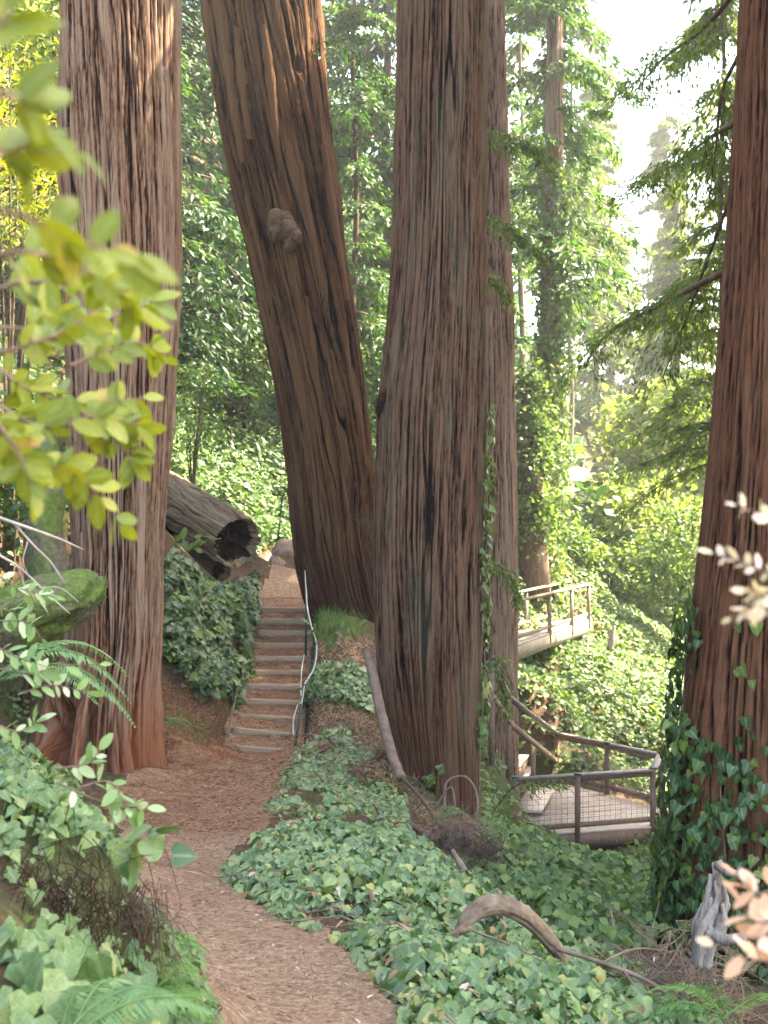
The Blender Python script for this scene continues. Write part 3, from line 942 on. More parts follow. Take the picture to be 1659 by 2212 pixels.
t2 = thing('redwood_tree', 'dark orange brown redwood leaning left over the steps with a grey burl', 'tree', V(740, 1330, 20), RW)
T2 = trunk([(0, 437, 697), (150, 455, 704), (250, 470, 712), (400, 500, 732), (540, 533, 748), (750, 577, 778), (900, 605, 797), (1050, 624, 810), (1200, 636, 822), (1300, 655, 835), (1345, 680, 850)],
           20, -2.6, 24, M['bark2'], 12, t2, basez=-.4, twist=.05, bark=1.6, flute=.10, flutek=9, top_r=.5, s=1.5,
           pits=[(.42, 6.72, .10, .10, .09), (-.1, 5.3, .05, .25, .10), (.02, 4.9, .06, .3, .10), (.06, 4.45, .07, .14, .1), (.05, 3.35, .04, .3, .07), (-.35, 4.7, .03, .05, .06), (.45, -.2, .2, .5, .10)])[1]
crown(np.random.default_rng(2), T2[1][-1] + .3, 20, 11.5, 24, 4.4, 28, 50, .42, .15, M['redwood'], t2, brad=.04)


def lumpy(name, cen, rad, mat, parent, seed, rough=.3, freq=2.0, sub=4, axes=None):
    import bmesh
    bm = bmesh.new()
    bmesh.ops.create_icosphere(bm, subdivisions=sub, radius=1.0)
    v = np.array([q.co for q in bm.verts]); f = [tuple(x.index for x in q.verts) for q in bm.faces]
    bm.free()
    n = fbm(v[:, 0] * freq, v[:, 1] * freq, v[:, 2] * freq, seed, 5)
    v = v * (1 + rough * n)[:, None] * np.asarray(rad)
    if axes is not None:
        v = v @ np.asarray(axes)
    return obj(name, v + np.asarray(cen), f, mat, parent)


# burl: three swollen knobs grown together
p, d = surf(T2, np.array([4.45]), np.array([0.0]), .06)
bc = V(606, 490, 19.42)
import bmesh as _bm
_v, _f, _c = [], [], 0
for (ox, oy, r1, r2, sd) in ((-12, -12, .14, .19, 5), (12, 8, .14, .17, 6), (27, 22, .12, .13, 9), (17, 40, .09, .12, 7), (-14, 12, .12, .15, 8), (0, 0, .2, .25, 4)):
    bm = _bm.new(); _bm.ops.create_icosphere(bm, subdivisions=4, radius=1.0)
    v = np.array([q.co for q in bm.verts]); f = [tuple(x.index + _c for x in q.verts) for q in bm.faces]; bm.free()
    v = v * (1 + .22 * fbm(v[:, 0] * 1.8, v[:, 1] * 1.8, v[:, 2] * 1.8, sd, 4))[:, None] * np.array([r1, .15, r2])
    _v.append(v + np.array(V(610 + ox, 490 + oy, 19.2 if r1 > .18 else 19.12))); _f += f; _c += len(v)
obj('burl', np.concatenate(_v), _f, M['burl'], t2)
tag(t2.children[-1], 'knobbly grey burl')
# long peeled bark slabs standing off the left flank and a pale torn strip on the right
for k, pts in enumerate([[(462, -20), (480, 120), (498, 240), (516, 345)], [(500, 60), (512, 170), (530, 300)], [(655, 640), (672, 760), (690, 900)], [(690, 300), (716, 470), (742, 640)], [(560, 60), (575, 180), (592, 330)], [(640, 350), (662, 480), (684, 600)]]):
    q = spline([(x, y, 0) for x, y in pts], 18)
    zz_ = -(q[:, 1] - CY) / F * 19.2
    xx_ = (q[:, 0] - CX) / F * 19.2
    an = np.degrees(np.arcsin(np.clip((xx_ - np.interp(zz_, T2[0], T2[1])) / np.interp(zz_, T2[0], T2[3]), -.97, .97)))
    c, d_ = surf(T2, zz_, an, .035)
    sdv = np.stack([-d_[:, 1], d_[:, 0], 0 * d_[:, 0]], -1)
    w = [.085, .06, .05, .06, .07, .05][k]
    vv, ff = [], []
    for i in range(18):
        ww = w * (.35 + .65 * math.sin(math.pi * (i + .6) / 18.5)) * (1 + .35 * noise(i * .8, k * 3., 0, 5))
        vv += [c[i] - sdv[i] * ww - d_[i] * .08, c[i] - sdv[i] * ww * .8 + d_[i] * .012, c[i] + sdv[i] * ww * .8 + d_[i] * .02, c[i] + sdv[i] * ww - d_[i] * .08]
    for i in range(17):
        for j in range(3):
            ff.append((i * 4 + j, i * 4 + j + 1, i * 4 + j + 5, i * 4 + j + 4))
    uvw = np.array([[p_[0] * 1.0 + k, p_[2]] for p_ in vv])
    obj('bark_strip', vv, ff, M['bark2'], t2, attrs={"h": np.full(len(vv), .95), "g": np.full(len(vv), .8)}, uv=uvw)

t3 = thing('redwood_tree', 'straight brown redwood in the centre rising from the ivy bed', 'tree', V(930, 1800, 14.5), RW)
T3 = trunk([(0, 858, 1051), (250, 854, 1050), (560, 845, 1050), (700, 836, 1048), (870, 816, 1047), (1000, 812, 1044), (1200, 806, 1040), (1400, 808, 1036), (1550, 822, 1034), (1700, 850, 1032), (1850, 862, 1032)],
           14.5, -4.4, 24, M['bark3'], 23, t3, basez=-2.4, bark=1.0, flute=.05, flutek=8, s=.85, top_r=.55,
           pits=[(.14, 3.95, .03, .10, .07), (.22, 2.2, .015, .12, .05)])[1]
crown(np.random.default_rng(3), T3[1][-1], 14.5, 9.5, 24, 4.4, 28, 50, .42, .15, M['redwood'], t3, brad=.04)
# torn bark flake on its left edge
mb = MB(); mb.tube(spline([V(817, 905, 14.3), V(822, 870, 14.2), V(832, 838, 14.15)], 8), [.01, .055, .05, .015], 7, True, .4, 3)
mb.build('bark_flake', M['hollow'], t3)

t4 = thing('redwood_tree', 'pale straight redwood half hidden behind the central trunk', 'tree', V(1020, 1560, 25), RW)
T4 = trunk([(0, 940, 1090), (250, 936, 1096), (600, 930, 1106), (900, 922, 1114), (1300, 915, 1119), (1500, 915, 1117), (1600, 915, 1117)], 25, -5.6, 28, M['bark4'], 31, t4, bark=.9, ncol=130, rows=200, s=.8, top_r=.6)[1]
crown(np.random.default_rng(4), T4[1][-1], 25, 14, 28, 4.4, 28, 50, .42, .15, M['redwood'], t4, brad=.04)

t6 = thing('redwood_tree', 'red brown redwood at the right edge wrapped in ivy at its foot', 'tree', V(1700, 2050, 9.5), RW)
T6 = trunk([(0, 1602, 1860), (300, 1588, 1860), (600, 1568, 1870), (900, 1545, 1880), (1150, 1520, 1890), (1400, 1491, 1910), (1600, 1470, 1930), (1800, 1455, 1950), (2000, 1440, 1980), (2100, 1435, 1990)],
           9.5, -4.0, 23, M['bark6'], 44, t6, bark=.8, flute=.05, flutek=8, s=.8, ncol=190,
           pits=[(-.3, -.6, .02, .3, .05), (-.1, -1.2, .02, .4, .05)])[1]
crown(np.random.default_rng(6), T6[1][-1] + .3, 9.5, 12, 24, 5.0, 60, 100, .46, .18, M['redwood'], t6, brad=.04)

# limbs of the right hand tree reaching into the clearing, with drooping sprays
limbs = [
    ([(1572, 583, 9.6), (1490, 625, 10.2), (1400, 672, 10.8), (1335, 705, 11.2), (1290, 745, 11.5), (1265, 790, 11.7)], .028, 650, .55),
    ([(1590, 265, 9.6), (1530, 300, 10.3), (1450, 360, 11), (1370, 400, 11.6)], .022, 900, .6),
    ([(1600, -30, 9.7), (1520, 60, 10.5), (1430, 130, 11.4), (1370, 200, 12)], .024, 900, .65),
    ([(1580, 420, 9.6), (1540, 530, 10.0), (1500, 640, 10.3), (1470, 720, 10.5), (1430, 820, 10.8)], .016, 800, .55),
    ([(1595, 120, 9.6), (1560, 200, 9.9), (1545, 330, 10.1), (1530, 450, 10.3)], .018, 700, .5),
]
for k, (pts, r, n, lat) in enumerate(limbs):
    c = spline([V(*q) for q in pts], 22)
    o = MB().tube(c, np.linspace(r, r * .25, 22), 6, True, .15, k).build('branch', M['bole'], t6)
    o2 = spray(np.random.default_rng(60 + k), c[4:], int(n * 1.5), lat, .062, .017, M['redwood_pale'], o)
# ------------------------------------------------------------------ ivy on trunks
def trunk_vine(rng, tr, name, label, mat, zf, n, smin, smax, base, group=None, stems=None, count=300):
    """zf(rng,n) -> z, angle ; leaves hang flat on the bark"""
    e = thing(name, label, 'ivy', base, group)
    z, a = zf(rng, n)
    out = rng.uniform(.02, .12, len(z))
    P, d = surf(tr, z, a, out)
    down = np.array([0, 0, -1.0]) + rng.normal(0, .35, (len(z), 3)) + d * rng.uniform(0, .35, (len(z), 1))
    nn = d + rng.normal(0, .32, (len(z), 3)) + np.array([0, 0, .35])
    S = rng.uniform(smin, smax, len(z))
    leaf_parts('leaf', IVY_V, IVY_F, P, frames(down, nn), S, mat, e, count, 'small_leaves')
    for (zs, as_) in stems or []:
        zz = np.linspace(zs[0], zs[1], 30)
        aa = np.linspace(as_[0], as_[1], 30) + 5 * noise(zz * 2.2, zs[0] * 3 + as_[0], 0, 7)
        q, _ = surf(tr, zz, aa, .015)
        MB().tube(q, np.linspace(.011, .004, 30), 5, False).build('stem', M['twig'], e)
    return e


def z6(rng, n):
    z = -3.6 + 3.1 * rng.random(n * 3) ** 1.35
    a = rng.uniform(-95, 40, n * 3)
    dens = np.exp(-((a + 75) / 45) ** 2) + .38 * np.clip((-z - 1.2) / 2, 0, 1)
    dens *= (noise(a * .07, z * 1.6, 0, 12) > -.25 - .5 * np.clip((-z - 2.2), 0, 1))
    dens *= np.where(z > -1.55, np.where(a < -70, .8, .25 * (noise(a * .05, z * 1.2, 0, 14) > .1)), 1)
    k = rng.random(n * 3) < dens
    return z[k][:n], a[k][:n]


trunk_vine(np.random.default_rng(71), T6, 'ivy_vine', 'dark green ivy climbing the red brown trunk at the right edge', M['ivy'], z6, 1700, .05, .105, V(1600, 2050, 9.1), 'ivy on tree trunks',
           [((-3.4, -.8), (-60, -80)), ((-3.4, -1.4), (-20, -35)), ((-3.3, -.6), (-85, -92)), ((-3.3, -1.8), (5, 8))])


def z3(rng, n):
    z = rng.uniform(-2.6, 1.25, n)
    a = rng.normal(88, 10, n) + 8 * np.sin(z * 3)
    return z, a


trunk_vine(np.random.default_rng(72), T3, 'ivy_vine', 'light green ivy fringe up the right side of the central trunk', M['ivy_light'], z3, 300, .06, .12, V(1040, 1700, 14.4), 'ivy on tree trunks', [((-3.2, 1.2), (84, 96))])


def z3b(rng, n):
    z = rng.uniform(-3.6, -2.75, n)
    a = rng.normal(2, 6, n) + 10 * np.sin(z * 9)
    return z, a


trunk_vine(np.random.default_rng(73), T3, 'ivy_vine', 'few ivy leaves on the lower front of the central trunk', M['ivy'], z3b, 22, .08, .14, V(920, 1790, 13.9), 'ivy on tree trunks', [((-3.8, -2.8), (2, 4))])

# ------------------------------------------------------------------ trees further back
def ground_at(px, Y):
    x = (px - CX) / F * Y
    return x, float(H(np.array([x]), np.array([Y]))[0])


def far_tree(label, px, Y, w_px, ztop, crownspec, mat, wood='bole', lean=0.0, seed=0, group='conifers behind the big trunks', name='conifer_tree'):
    x, z = ground_at(px, Y)
    e = thing(name, label, 'tree', (x, Y, z), group)
    r = w_px / 2 / F * Y
    zz = np.linspace(z - .4, ztop, 26)
    pts = np.stack([x + lean * (zz - z) + .05 * np.sin(zz * .9 + seed), np.full(26, Y) + .05 * np.cos(zz * .7), zz], -1)
    MB().tube(pts, np.linspace(r * 1.25, r * .3, 26), 14, True, .18, seed).build('trunk', M[wood], e)
    rng = np.random.default_rng(seed)
    fn = lambda q: (x + lean * (q - z), Y + 0 * q)
    zb, zt, Rm, nbr, lpb, L, W = crownspec
    crown(rng, x, Y, zb, zt, Rm, nbr, lpb, L, W, M[mat], e, axis_fn=fn)
    return e


t5 = thing('redwood_tree', 'ivy clad redwood on the slope beyond the walkway bridge', 'tree', V(1160, 1110, 38), RW)
T5 = trunk([(0, 1182, 1216), (300, 1177, 1216), (500, 1172, 1218), (700, 1166, 1216), (900, 1152, 1206), (1000, 1146, 1202), (1130, 1130, 1200)], 38, -3.5, 24, M['bark4'], 51, t5, ncol=90, rows=160, bark=.7, s=1.5)[1]
rr = np.random.default_rng(52)
fn5 = lambda q: (np.interp(q, T5[0], T5[1]), 38 + 0 * q)
crown(rr, 0, 38, 6.5, 24, 3.6, 62, 330, .26, .085, M['redwood'], t5, axis_fn=fn5, droop=.55)


def z5(rng, n):
    z = -3.2 + 13.5 * rng.random(n) ** 1.1
    a = rng.uniform(-110, 110, n)
    k = rng.random(n) < np.where(a > 10, 1, .42 + .3 * (noise(a * .04, z * .8, 0, 3) > 0))
    return z[k], a[k]


e = thing('ivy_vine', 'thick bright ivy wrapping the distant trunk beyond the bridge', 'ivy', V(1160, 1105, 37.6), 'ivy on tree trunks')
z, a = z5(rr, 7000)
P, d = surf(T5, z, a, 0.0)
P += d * (rr.random(len(z)) ** 1.5 * np.where(a > 0, .42, .2) * (1 + .5 * noise(z * 1.3, a * .05, 0, 8)))[:, None]
S = rr.uniform(.08, .16, len(z))
leaf_parts('leaf', HEX_V, HEX_F, P, frames(np.array([0, 0, -1.]) + rr.normal(0, .5, P.shape), d + rr.normal(0, .5, P.shape) + np.array([0, 0, .3])), S, M['cover_sun'], e, 200, 'small_leaves')
# an ivy covered stump left of it
e = thing('ivy_stump', 'ivy smothered broken stump left of the distant ivy clad trunk', 'tree stump', V(1140, 1120, 36.5))
MB().tube(spline([V(1158, 1290, 36.5), V(1142, 1000, 36.5), V(1136, 880, 36.5), V(1132, 820, 36.5)], 14), np.linspace(.42, .2, 14), 12, True, .3, 4).build('trunk', M['bole'], e)
clumps(rr, V(1145, 1010, 36.5), (.5, .4, 3.0), 210, 26, .13, .11, M['cover_sun'], e, 'foliage', tv=HEX_V, tf=HEX_F, spread=.14, shell=.7)

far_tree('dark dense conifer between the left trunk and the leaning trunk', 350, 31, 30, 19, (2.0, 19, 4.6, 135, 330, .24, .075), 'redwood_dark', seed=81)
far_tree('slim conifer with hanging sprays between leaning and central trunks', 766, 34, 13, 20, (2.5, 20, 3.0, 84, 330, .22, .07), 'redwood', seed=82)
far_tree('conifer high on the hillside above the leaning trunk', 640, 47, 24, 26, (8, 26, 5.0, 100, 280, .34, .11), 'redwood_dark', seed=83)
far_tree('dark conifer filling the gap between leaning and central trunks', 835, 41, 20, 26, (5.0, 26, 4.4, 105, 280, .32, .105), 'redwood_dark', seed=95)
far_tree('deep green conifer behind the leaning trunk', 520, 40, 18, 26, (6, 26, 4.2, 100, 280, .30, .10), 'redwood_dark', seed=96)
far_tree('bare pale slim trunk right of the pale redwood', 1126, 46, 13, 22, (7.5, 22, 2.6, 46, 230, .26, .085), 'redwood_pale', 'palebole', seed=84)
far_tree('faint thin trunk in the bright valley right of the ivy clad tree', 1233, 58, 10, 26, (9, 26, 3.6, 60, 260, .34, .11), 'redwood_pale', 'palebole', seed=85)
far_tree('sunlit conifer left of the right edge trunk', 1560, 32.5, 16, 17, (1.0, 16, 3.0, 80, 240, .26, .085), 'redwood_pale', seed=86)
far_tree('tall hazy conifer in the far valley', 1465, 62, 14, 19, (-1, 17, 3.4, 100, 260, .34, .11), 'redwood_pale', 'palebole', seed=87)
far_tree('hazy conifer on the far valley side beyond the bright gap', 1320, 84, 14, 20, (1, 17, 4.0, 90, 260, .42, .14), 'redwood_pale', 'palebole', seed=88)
far_tree('conifer behind the pale redwood trunk', 1015, 44, 18, 26, (5, 26, 4.2, 70, 280, .30, .10), 'redwood', seed=89)
far_tree('conifer on the hill behind the left trunk', 120, 27, 22, 20, (4, 20, 4.0, 70, 280, .22, .07), 'redwood', seed=90)
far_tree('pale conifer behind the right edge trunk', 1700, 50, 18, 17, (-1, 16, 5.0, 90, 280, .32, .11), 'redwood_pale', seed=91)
for k, (xx, yy, lab) in enumerate(((12.5, 23, 'unseen shade conifer added on the right bank beyond the right edge trunk'), (11, 14.5, 'unseen shade conifer added on the right bank level with the central trunk'), (16.5, 19, 'unseen shade conifer added high on the right bank'), (10.5, 6, 'unseen shade conifer added on the right bank nearest the camera'), (17.5, 10.5, 'unseen shade conifer added behind the nearest one on the right bank'), (17.5, 27, 'unseen shade conifer added on the right bank above the lower deck'), (14.2, 12.3, 'unseen shade conifer added in the middle of the right bank group'), (13.2, 18.2, 'unseen shade conifer added on the right bank behind the right edge trunk'), (13, 27.2, 'unseen shade conifer added on the right bank past the deck'), (14.6, 20.8, 'unseen shade conifer added on the right bank between its neighbours'), (15.6, 15.6, 'unseen shade conifer added behind the middle of the right bank group'))):
    far_tree(lab, CX + xx / yy * F, yy, 1.0 / yy * F, 27, (6.5, 27, 5.2, 90, 95, .55, .24), 'redwood', seed=920 + k, group='unseen shade conifers added on the right bank')  # out-of-view trees put in to keep the sun off the path and steps
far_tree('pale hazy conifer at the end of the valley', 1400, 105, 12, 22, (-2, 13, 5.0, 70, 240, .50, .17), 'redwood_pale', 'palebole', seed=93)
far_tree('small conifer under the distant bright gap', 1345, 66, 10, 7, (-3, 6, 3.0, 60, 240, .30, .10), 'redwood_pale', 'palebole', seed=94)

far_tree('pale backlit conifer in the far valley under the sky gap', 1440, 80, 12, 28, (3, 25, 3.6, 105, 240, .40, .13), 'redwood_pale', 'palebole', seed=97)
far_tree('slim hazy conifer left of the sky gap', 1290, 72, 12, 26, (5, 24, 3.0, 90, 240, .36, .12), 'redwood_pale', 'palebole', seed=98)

# broadleaf trees and shrubs
def shrub(label, px, py, Y, rad, ncl, npc, L, W, mat, seed, name='leafy_shrub', cat='shrub', group='shrubs on the slopes', squash=(1, 1, 1), tv=HEX_V, tf=HEX_F, spread=.28, stems=5, shell=.5):
    rng = np.random.default_rng(seed)
    c = at(px, py, Y)
    x, y = c[0], c[1]
    zg = float(H(np.array([x]), np.array([y]))[0])
    e = thing(name, label, cat, (x, y, zg), group)
    mb = MB()
    for k in range(stems):
        q = c + rng.normal(0, .5, 3) * np.asarray(rad) * np.asarray(squash)
        mb.tube(spline([(x + rng.normal(0, .08), y, zg - .1), (x + (q[0] - x) * .3, y + (q[1] - y) * .3, zg + (q[2] - zg) * .5), q], 10), np.linspace(.03, .007, 10), 5, False)
    mb.build('stems', M['bole'], e)
    clumps(rng, c, rad, ncl, npc, L, W, M[mat], e, 'foliage', squash, tv, tf, spread, shell)
    return e


shrub('broad pale leaved tree glowing in the valley beside the right trunk', 1450, 960, 50, (2.6, 2.4, 2.6), 120, 40, .26, .24, 'maple', 101, 'broadleaf_tree', 'tree', spread=.16)
shrub('low bright broadleaf tree above the far end of the bridge', 1390, 1130, 46, (1.9, 2.0, 2.0), 110, 36, .2, .17, 'maple', 102, 'broadleaf_tree', 'tree', spread=.18)
shrub('bright bush at the valley edge left of the right trunk', 1480, 1210, 40, (1.3, 1.5, 1.7), 90, 34, .16, .13, 'cover_sun', 103, spread=.2)
shrub('yellow green bush at the upper left edge behind the leaves', 20, 330, 15, (.95, 1.2, 1.5), 100, 30, .10, .05, 'oak', 104, spread=.2, tv=ELL_V, tf=ELL_F)
shrub('leafy tree filling the top left corner', 40, 40, 19, (1.3, 1.6, 1.7), 110, 34, .12, .06, 'maple', 105, 'broadleaf_tree', 'tree', spread=.2)
shrub('thin young tree on the ivy hillside above the fallen log', 415, 880, 24, (.62, .7, .95), 90, 22, .07, .035, 'cover', 106, 'young_tree', 'tree', spread=.24, stems=8)
shrub('dusty green shrub high on the hillside behind the leaning trunk', 520, 760, 32, (1.6, 1.3, 1.2), 100, 34, .11, .06, 'cover', 107, spread=.22)
shrub('leafy shrub between the leaning and central trunks', 815, 880, 33, (.8, 1.0, 1.6), 90, 34, .12, .06, 'redwood', 108, spread=.2)
shrub('low shrub on the bank behind the left trunk', 60, 1000, 14, (.7, .8, .8), 70, 26, .08, .05, 'cover', 109, spread=.25)
shrub('feathery bush beside the far end of the bridge', 1200, 1180, 41, (1.5, 1.2, .7), 90, 34, .15, .09, 'cover_sun', 110, spread=.2)
shrub('pale shrub in the sunlit hollow right of the bridge', 1340, 1230, 44, (1.1, 1.2, .9), 80, 34, .15, .11, 'cover_sun', 111, spread=.22)
shrub('distant bright thicket at the bottom of the valley', 1430, 1110, 72, (4.2, 3, 2.4), 140, 34, .32, .28, 'maple', 112, spread=.15)
shrub('bushy sprout between central trunk and deck', 1062, 1810, 15.5, (.2, .3, .35), 40, 22, .06, .025, 'redwood', 114, spread=.25, tv=DIA_V, tf=DIA_F)

# ------------------------------------------------------------------ fallen log, boulder, rocks
def bark_log(name, a, b, r0, r1, mat, seed, parent, jag=0.0, open_end=True):
    a, b = np.asarray(a, float), np.asarray(b, float)
    n, ns = 150, 170
    d = norm(b - a); L = np.linalg.norm(b - a)
    s1 = norm(np.cross(d, (0, 0, 1))); s2 = np.cross(s1, d)
    t = np.linspace(0, 1, n); th = np.linspace(0, 2 * math.pi, ns, endpoint=False)
    Aa = (th * r0)[None] * np.ones((n, 1)); Vv = (t * L)[:, None] * np.ones((1, ns))
    h, rel = bark_h(Aa + 5 * seed, Vv * 2.6, seed, 1.25)
    fade = np.minimum(1, np.minimum(th, 2 * math.pi - th) / .3)[None]
    R = (r0 + (r1 - r0) * t)[:, None] + h * 1.2 * fade + .03 * noise(np.cos(th)[None] * 2 + 0 * Vv, np.sin(th)[None] * 2, Vv * 1.2, seed)
    ext = jag * (np.clip(noise(th * 2.4, th * 0 + seed, 0, seed), 0, 1) + .5 * np.abs(noise(th * 7, th * 0, 0, seed + 1)))
    ext = ext * np.clip(-np.sin(th) * .8 + .5, 0, 1)                      # teeth mostly on the underside
    Lx = Vv + (ext[None] * np.clip((t[:, None] - .8) / .2, 0, 1))
    v = a + d * Lx[..., None] + s1 * (np.cos(th)[None] * R)[..., None] + s2 * (np.sin(th)[None] * R)[..., None]
    i = np.arange(n * ns).reshape(n, ns); j = np.roll(i, -1, 1)
    f = np.stack([i[:-1], i[1:], j[1:], j[:-1]], -1).reshape(-1, 4)
    obj('bark', v.reshape(-1, 3), f, mat, parent, attrs={"h": np.clip(rel, 0, 1).ravel(), "g": np.clip(.5 + .9 * noise(Aa * 6, Vv * .8, 0, seed), 0, 1).ravel(), "m": np.clip(noise(Aa * 4, Vv * 2, 0, seed + 2) * 2, 0, 1).ravel()}, uv=np.stack([Aa, Vv], -1).reshape(-1, 2))
    # rotten heart, sunk behind a rim
    m = 44
    rr = np.linspace(1, 0, m)
    dep = .02 + .5 * np.clip((1 - rr) / .3, 0, 1) ** 1.6
    q = rr[:, None] * R[-1][None]
    cx_, sy_ = np.cos(th)[None] * q, np.sin(th)[None] * q
    dd = Lx[-1][None] * rr[:, None] ** 3 + L * (1 - rr[:, None] ** 3) - dep[:, None] + (.10 * fbm(cx_ * 9, sy_ * 9, 0, seed + 3, 4) + .05 * noise(cx_ * 40, sy_ * 8, 0, seed + 4)) * np.clip((1 - rr) * 5, 0, 1)[:, None]
    v = a + d * dd[..., None] + s1 * (np.cos(th)[None] * q)[..., None] + s2 * (np.sin(th)[None] * q)[..., None]
    i = np.arange(m * ns).reshape(m, ns); j = np.roll(i, -1, 1)
    f = np.stack([i[:-1], i[1:], j[1:], j[:-1]], -1).reshape(-1, 4)
    kf = 5 * ns
    obj('end_rim', v.reshape(-1, 3)[:6 * ns], f[:kf], M['deadwood'], parent)
    obj('hollow_end', v.reshape(-1, 3)[5 * ns:], f[kf:] - 5 * ns, M['hollow'], parent)


lg = thing('fallen_log', 'fallen log with dark hollow sawn end lying over the bank beside the steps', 'log', V(440, 1240, 19.6))
bark_log('log', V(215, 985, 21.6), V(510, 1172, 19.0), .43, .40, M['barklog'], 7, lg, jag=.24)
l2 = thing('fallen_log', 'dark shaded second log wedged under the hollow log', 'log', V(440, 1250, 19.9))
bark_log('log', V(260, 1090, 21.0), V(478, 1232, 19.75), .26, .24, M['barklog'], 9, l2, jag=.1)
b = thing('boulder', 'brown rounded boulder on the landing beside the leaning trunk', 'rock', V(618, 1230, 23))
lumpy('stone', V(622, 1205, 23), (.30, .32, .36), M['rock'], b, 4, .28, 1.6)
lumpy('stone', V(600, 1222, 22.8), (.17, .2, .2), M['rock'], b, 5, .3, 1.8)
b = thing('mossy_boulder', 'moss covered overhanging rock slab on the left bank', 'rock', V(80, 1420, 9.8))
lumpy('stone', V(30, 1335, 9.8), (.66, .45, .24), M['moss'], b, 14, .5, 1.5, 5, Matrix.Rotation(-.30, 3, 'Y').transposed())
rng = np.random.default_rng(431)
mv = np.array([q.co for q in b.children[0].data.vertices]); mi = rng.integers(0, len(mv), 4000); mP = mv[mi] + rng.normal(0, .004, (4000, 3))
mN = norm(mP - mP.mean(0)); mk = mN[:, 2] > -.2
mo = link('moss_tufts', scatter_mesh('moss_tufts', DIA_V, DIA_F, mP[mk], frames(mN[mk] + rng.normal(0, .5, (mk.sum(), 3)), rng.normal(0, 1, (mk.sum(), 3))), .008, rng.uniform(.006, .02, mk.sum()), M['fern']), b); mo['kind'] = 'stuff'
b = thing('dead_tree', 'mossy dead trunk behind the yellow green leaves at left', 'tree stump', V(80, 1300, 12))
MB().tube(spline([V(120, 1330, 12), V(96, 1180, 12), V(104, 1060, 12), V(92, 940, 12.1)], 16), np.linspace(.2, .13, 16), 14, True, .25, 2).build('trunk', M['moss'], b)

# ------------------------------------------------------------------ steel posts and rope of the handrail
def tpost(a, b_, label, w=.03):
    a, b_ = np.asarray(a), np.asarray(b_)
    e = thing('steel_post', label, 'post', a, 'green steel posts of the rope handrail')
    mb = MB(); mb.add(*beam(a, b_, w, .006, (0, 1, 0))); mb.add(*beam(a + np.array([0, -.014, 0]), b_ + np.array([0, -.014, 0]), .006, .026, (0, 1, 0)))
    sh_ = mb.build('post_shaft', M['steel'], e, False)
    q = b_ + np.array([0, -.02, -.02])
    MB().box(q, (.045, .06, .05)).build('clip', M['steel'], sh_, False)


PA = (V(634, 1635, 15.3), V(658, 1478, 15.9))
PB = (V(659, 1545, 17.0), V(684, 1391, 17.2))
PC = (V(660, 1440, 18.6), V(662, 1278, 18.7))
PD = (V(672, 1310, 20.2), V(663, 1191, 20.2))
for (a, b_), s in zip((PA, PB, PC, PD), ('nearest slanting green steel post at the foot of the steps', 'second green steel post halfway up the steps', 'third green steel post near the top of the steps', 'topmost green steel post against the leaning trunk')):
    tpost(a, b_, s)
tpost(V(600, 1178, 24), V(609, 1075, 24), 'lone thin steel post standing behind the boulder', .026)
rope = MB()
o = np.array([0, -.03, 0])
rp = [np.array(PD[1]), V(659, 1232, 19.6), np.array(PC[1]) + o, V(664, 1312, 18.2), V(672, 1350, 17.6), np.array(PB[1]) + o, V(679, 1440, 16.7), np.array(PA[1]) + o]
rope.tube(spline(rp, 70), .0095, 8)
rope.tube(spline([np.array(PA[1]) + o, V(652, 1515, 15.7), V(646, 1520, 15.6)], 10), .009, 8)
rope = rope.build('handrail_rope', M['rope'])
tag(rope, 'pale rope handrail strung along the green posts beside the steps', 'rope')
r2 = MB().tube(spline([V(657, 1415, 18.3), V(652, 1445, 17.6), V(650, 1480, 16.9), V(650, 1502, 16.5)], 16), .009, 8)
r2 = tag(r2.build('slack_rope', M['rope']), 'short slack pale rope hanging behind the middle posts', 'rope')
r3 = MB().tube(spline([V(643, 1522, 15.8), V(636, 1545, 15.6), V(633, 1570, 15.5), V(634, 1588, 15.4)], 14), .009, 8)
r3 = tag(r3.build('slack_rope', M['rope']), 'loose pale rope end curling beside the nearest post', 'rope')

# ------------------------------------------------------------------ lower deck with railing
DZ = -5.75


def onz(px, py, z):
    Y = -z * F / (py - CY)
    return np.array([(px - CX) / F * Y, Y, z])


dk = thing('wooden_deck', 'lower timber viewing deck with mesh railing in the ravine', 'deck', (3.6, 24.5, -6.5))
FL, FR, BR, BL = onz(1120, 1806, DZ), onz(1402, 1786, DZ), onz(1425, 1745, DZ), onz(1208, 1690, DZ)
LL = onz(1130, 1715, DZ)
poly = np.array([FL, FR, BR, BL, LL])[:, :2]
dirp = norm(FR - FL)[:2]                # planks run along the front edge
perp = np.array([-dirp[1], dirp[0]])
s = (poly - FL[:2]) @ perp; smax = s.max()
w = .142; k = 0
while k * w < smax - .01:
    # clip the plank's centre line against the outline
    s0, s1 = k * w, min((k + 1) * w - .008, smax)
    sm = (s0 + s1) / 2
    xs = []
    for i in range(len(poly)):
        p, q = poly[i] - FL[:2], poly[(i + 1) % len(poly)] - FL[:2]
        a, b_ = p @ perp, q @ perp
        if (a - sm) * (b_ - sm) < 0:
            u = (sm - a) / (b_ - a); xs.append((p + (q - p) * u) @ dirp)
    if len(xs) >= 2:
        A = FL[:2] + dirp * min(xs) + perp * sm; B = FL[:2] + dirp * max(xs) + perp * sm
        v, f = beam((*A, DZ - .02 + .003 * math.sin(k * 5)), (*B, DZ - .02 + .003 * math.sin(k * 5 + 1)), s1 - s0, .038)
        obj('plank', v, f, M['deck'], dk, smooth=False)
    k += 1
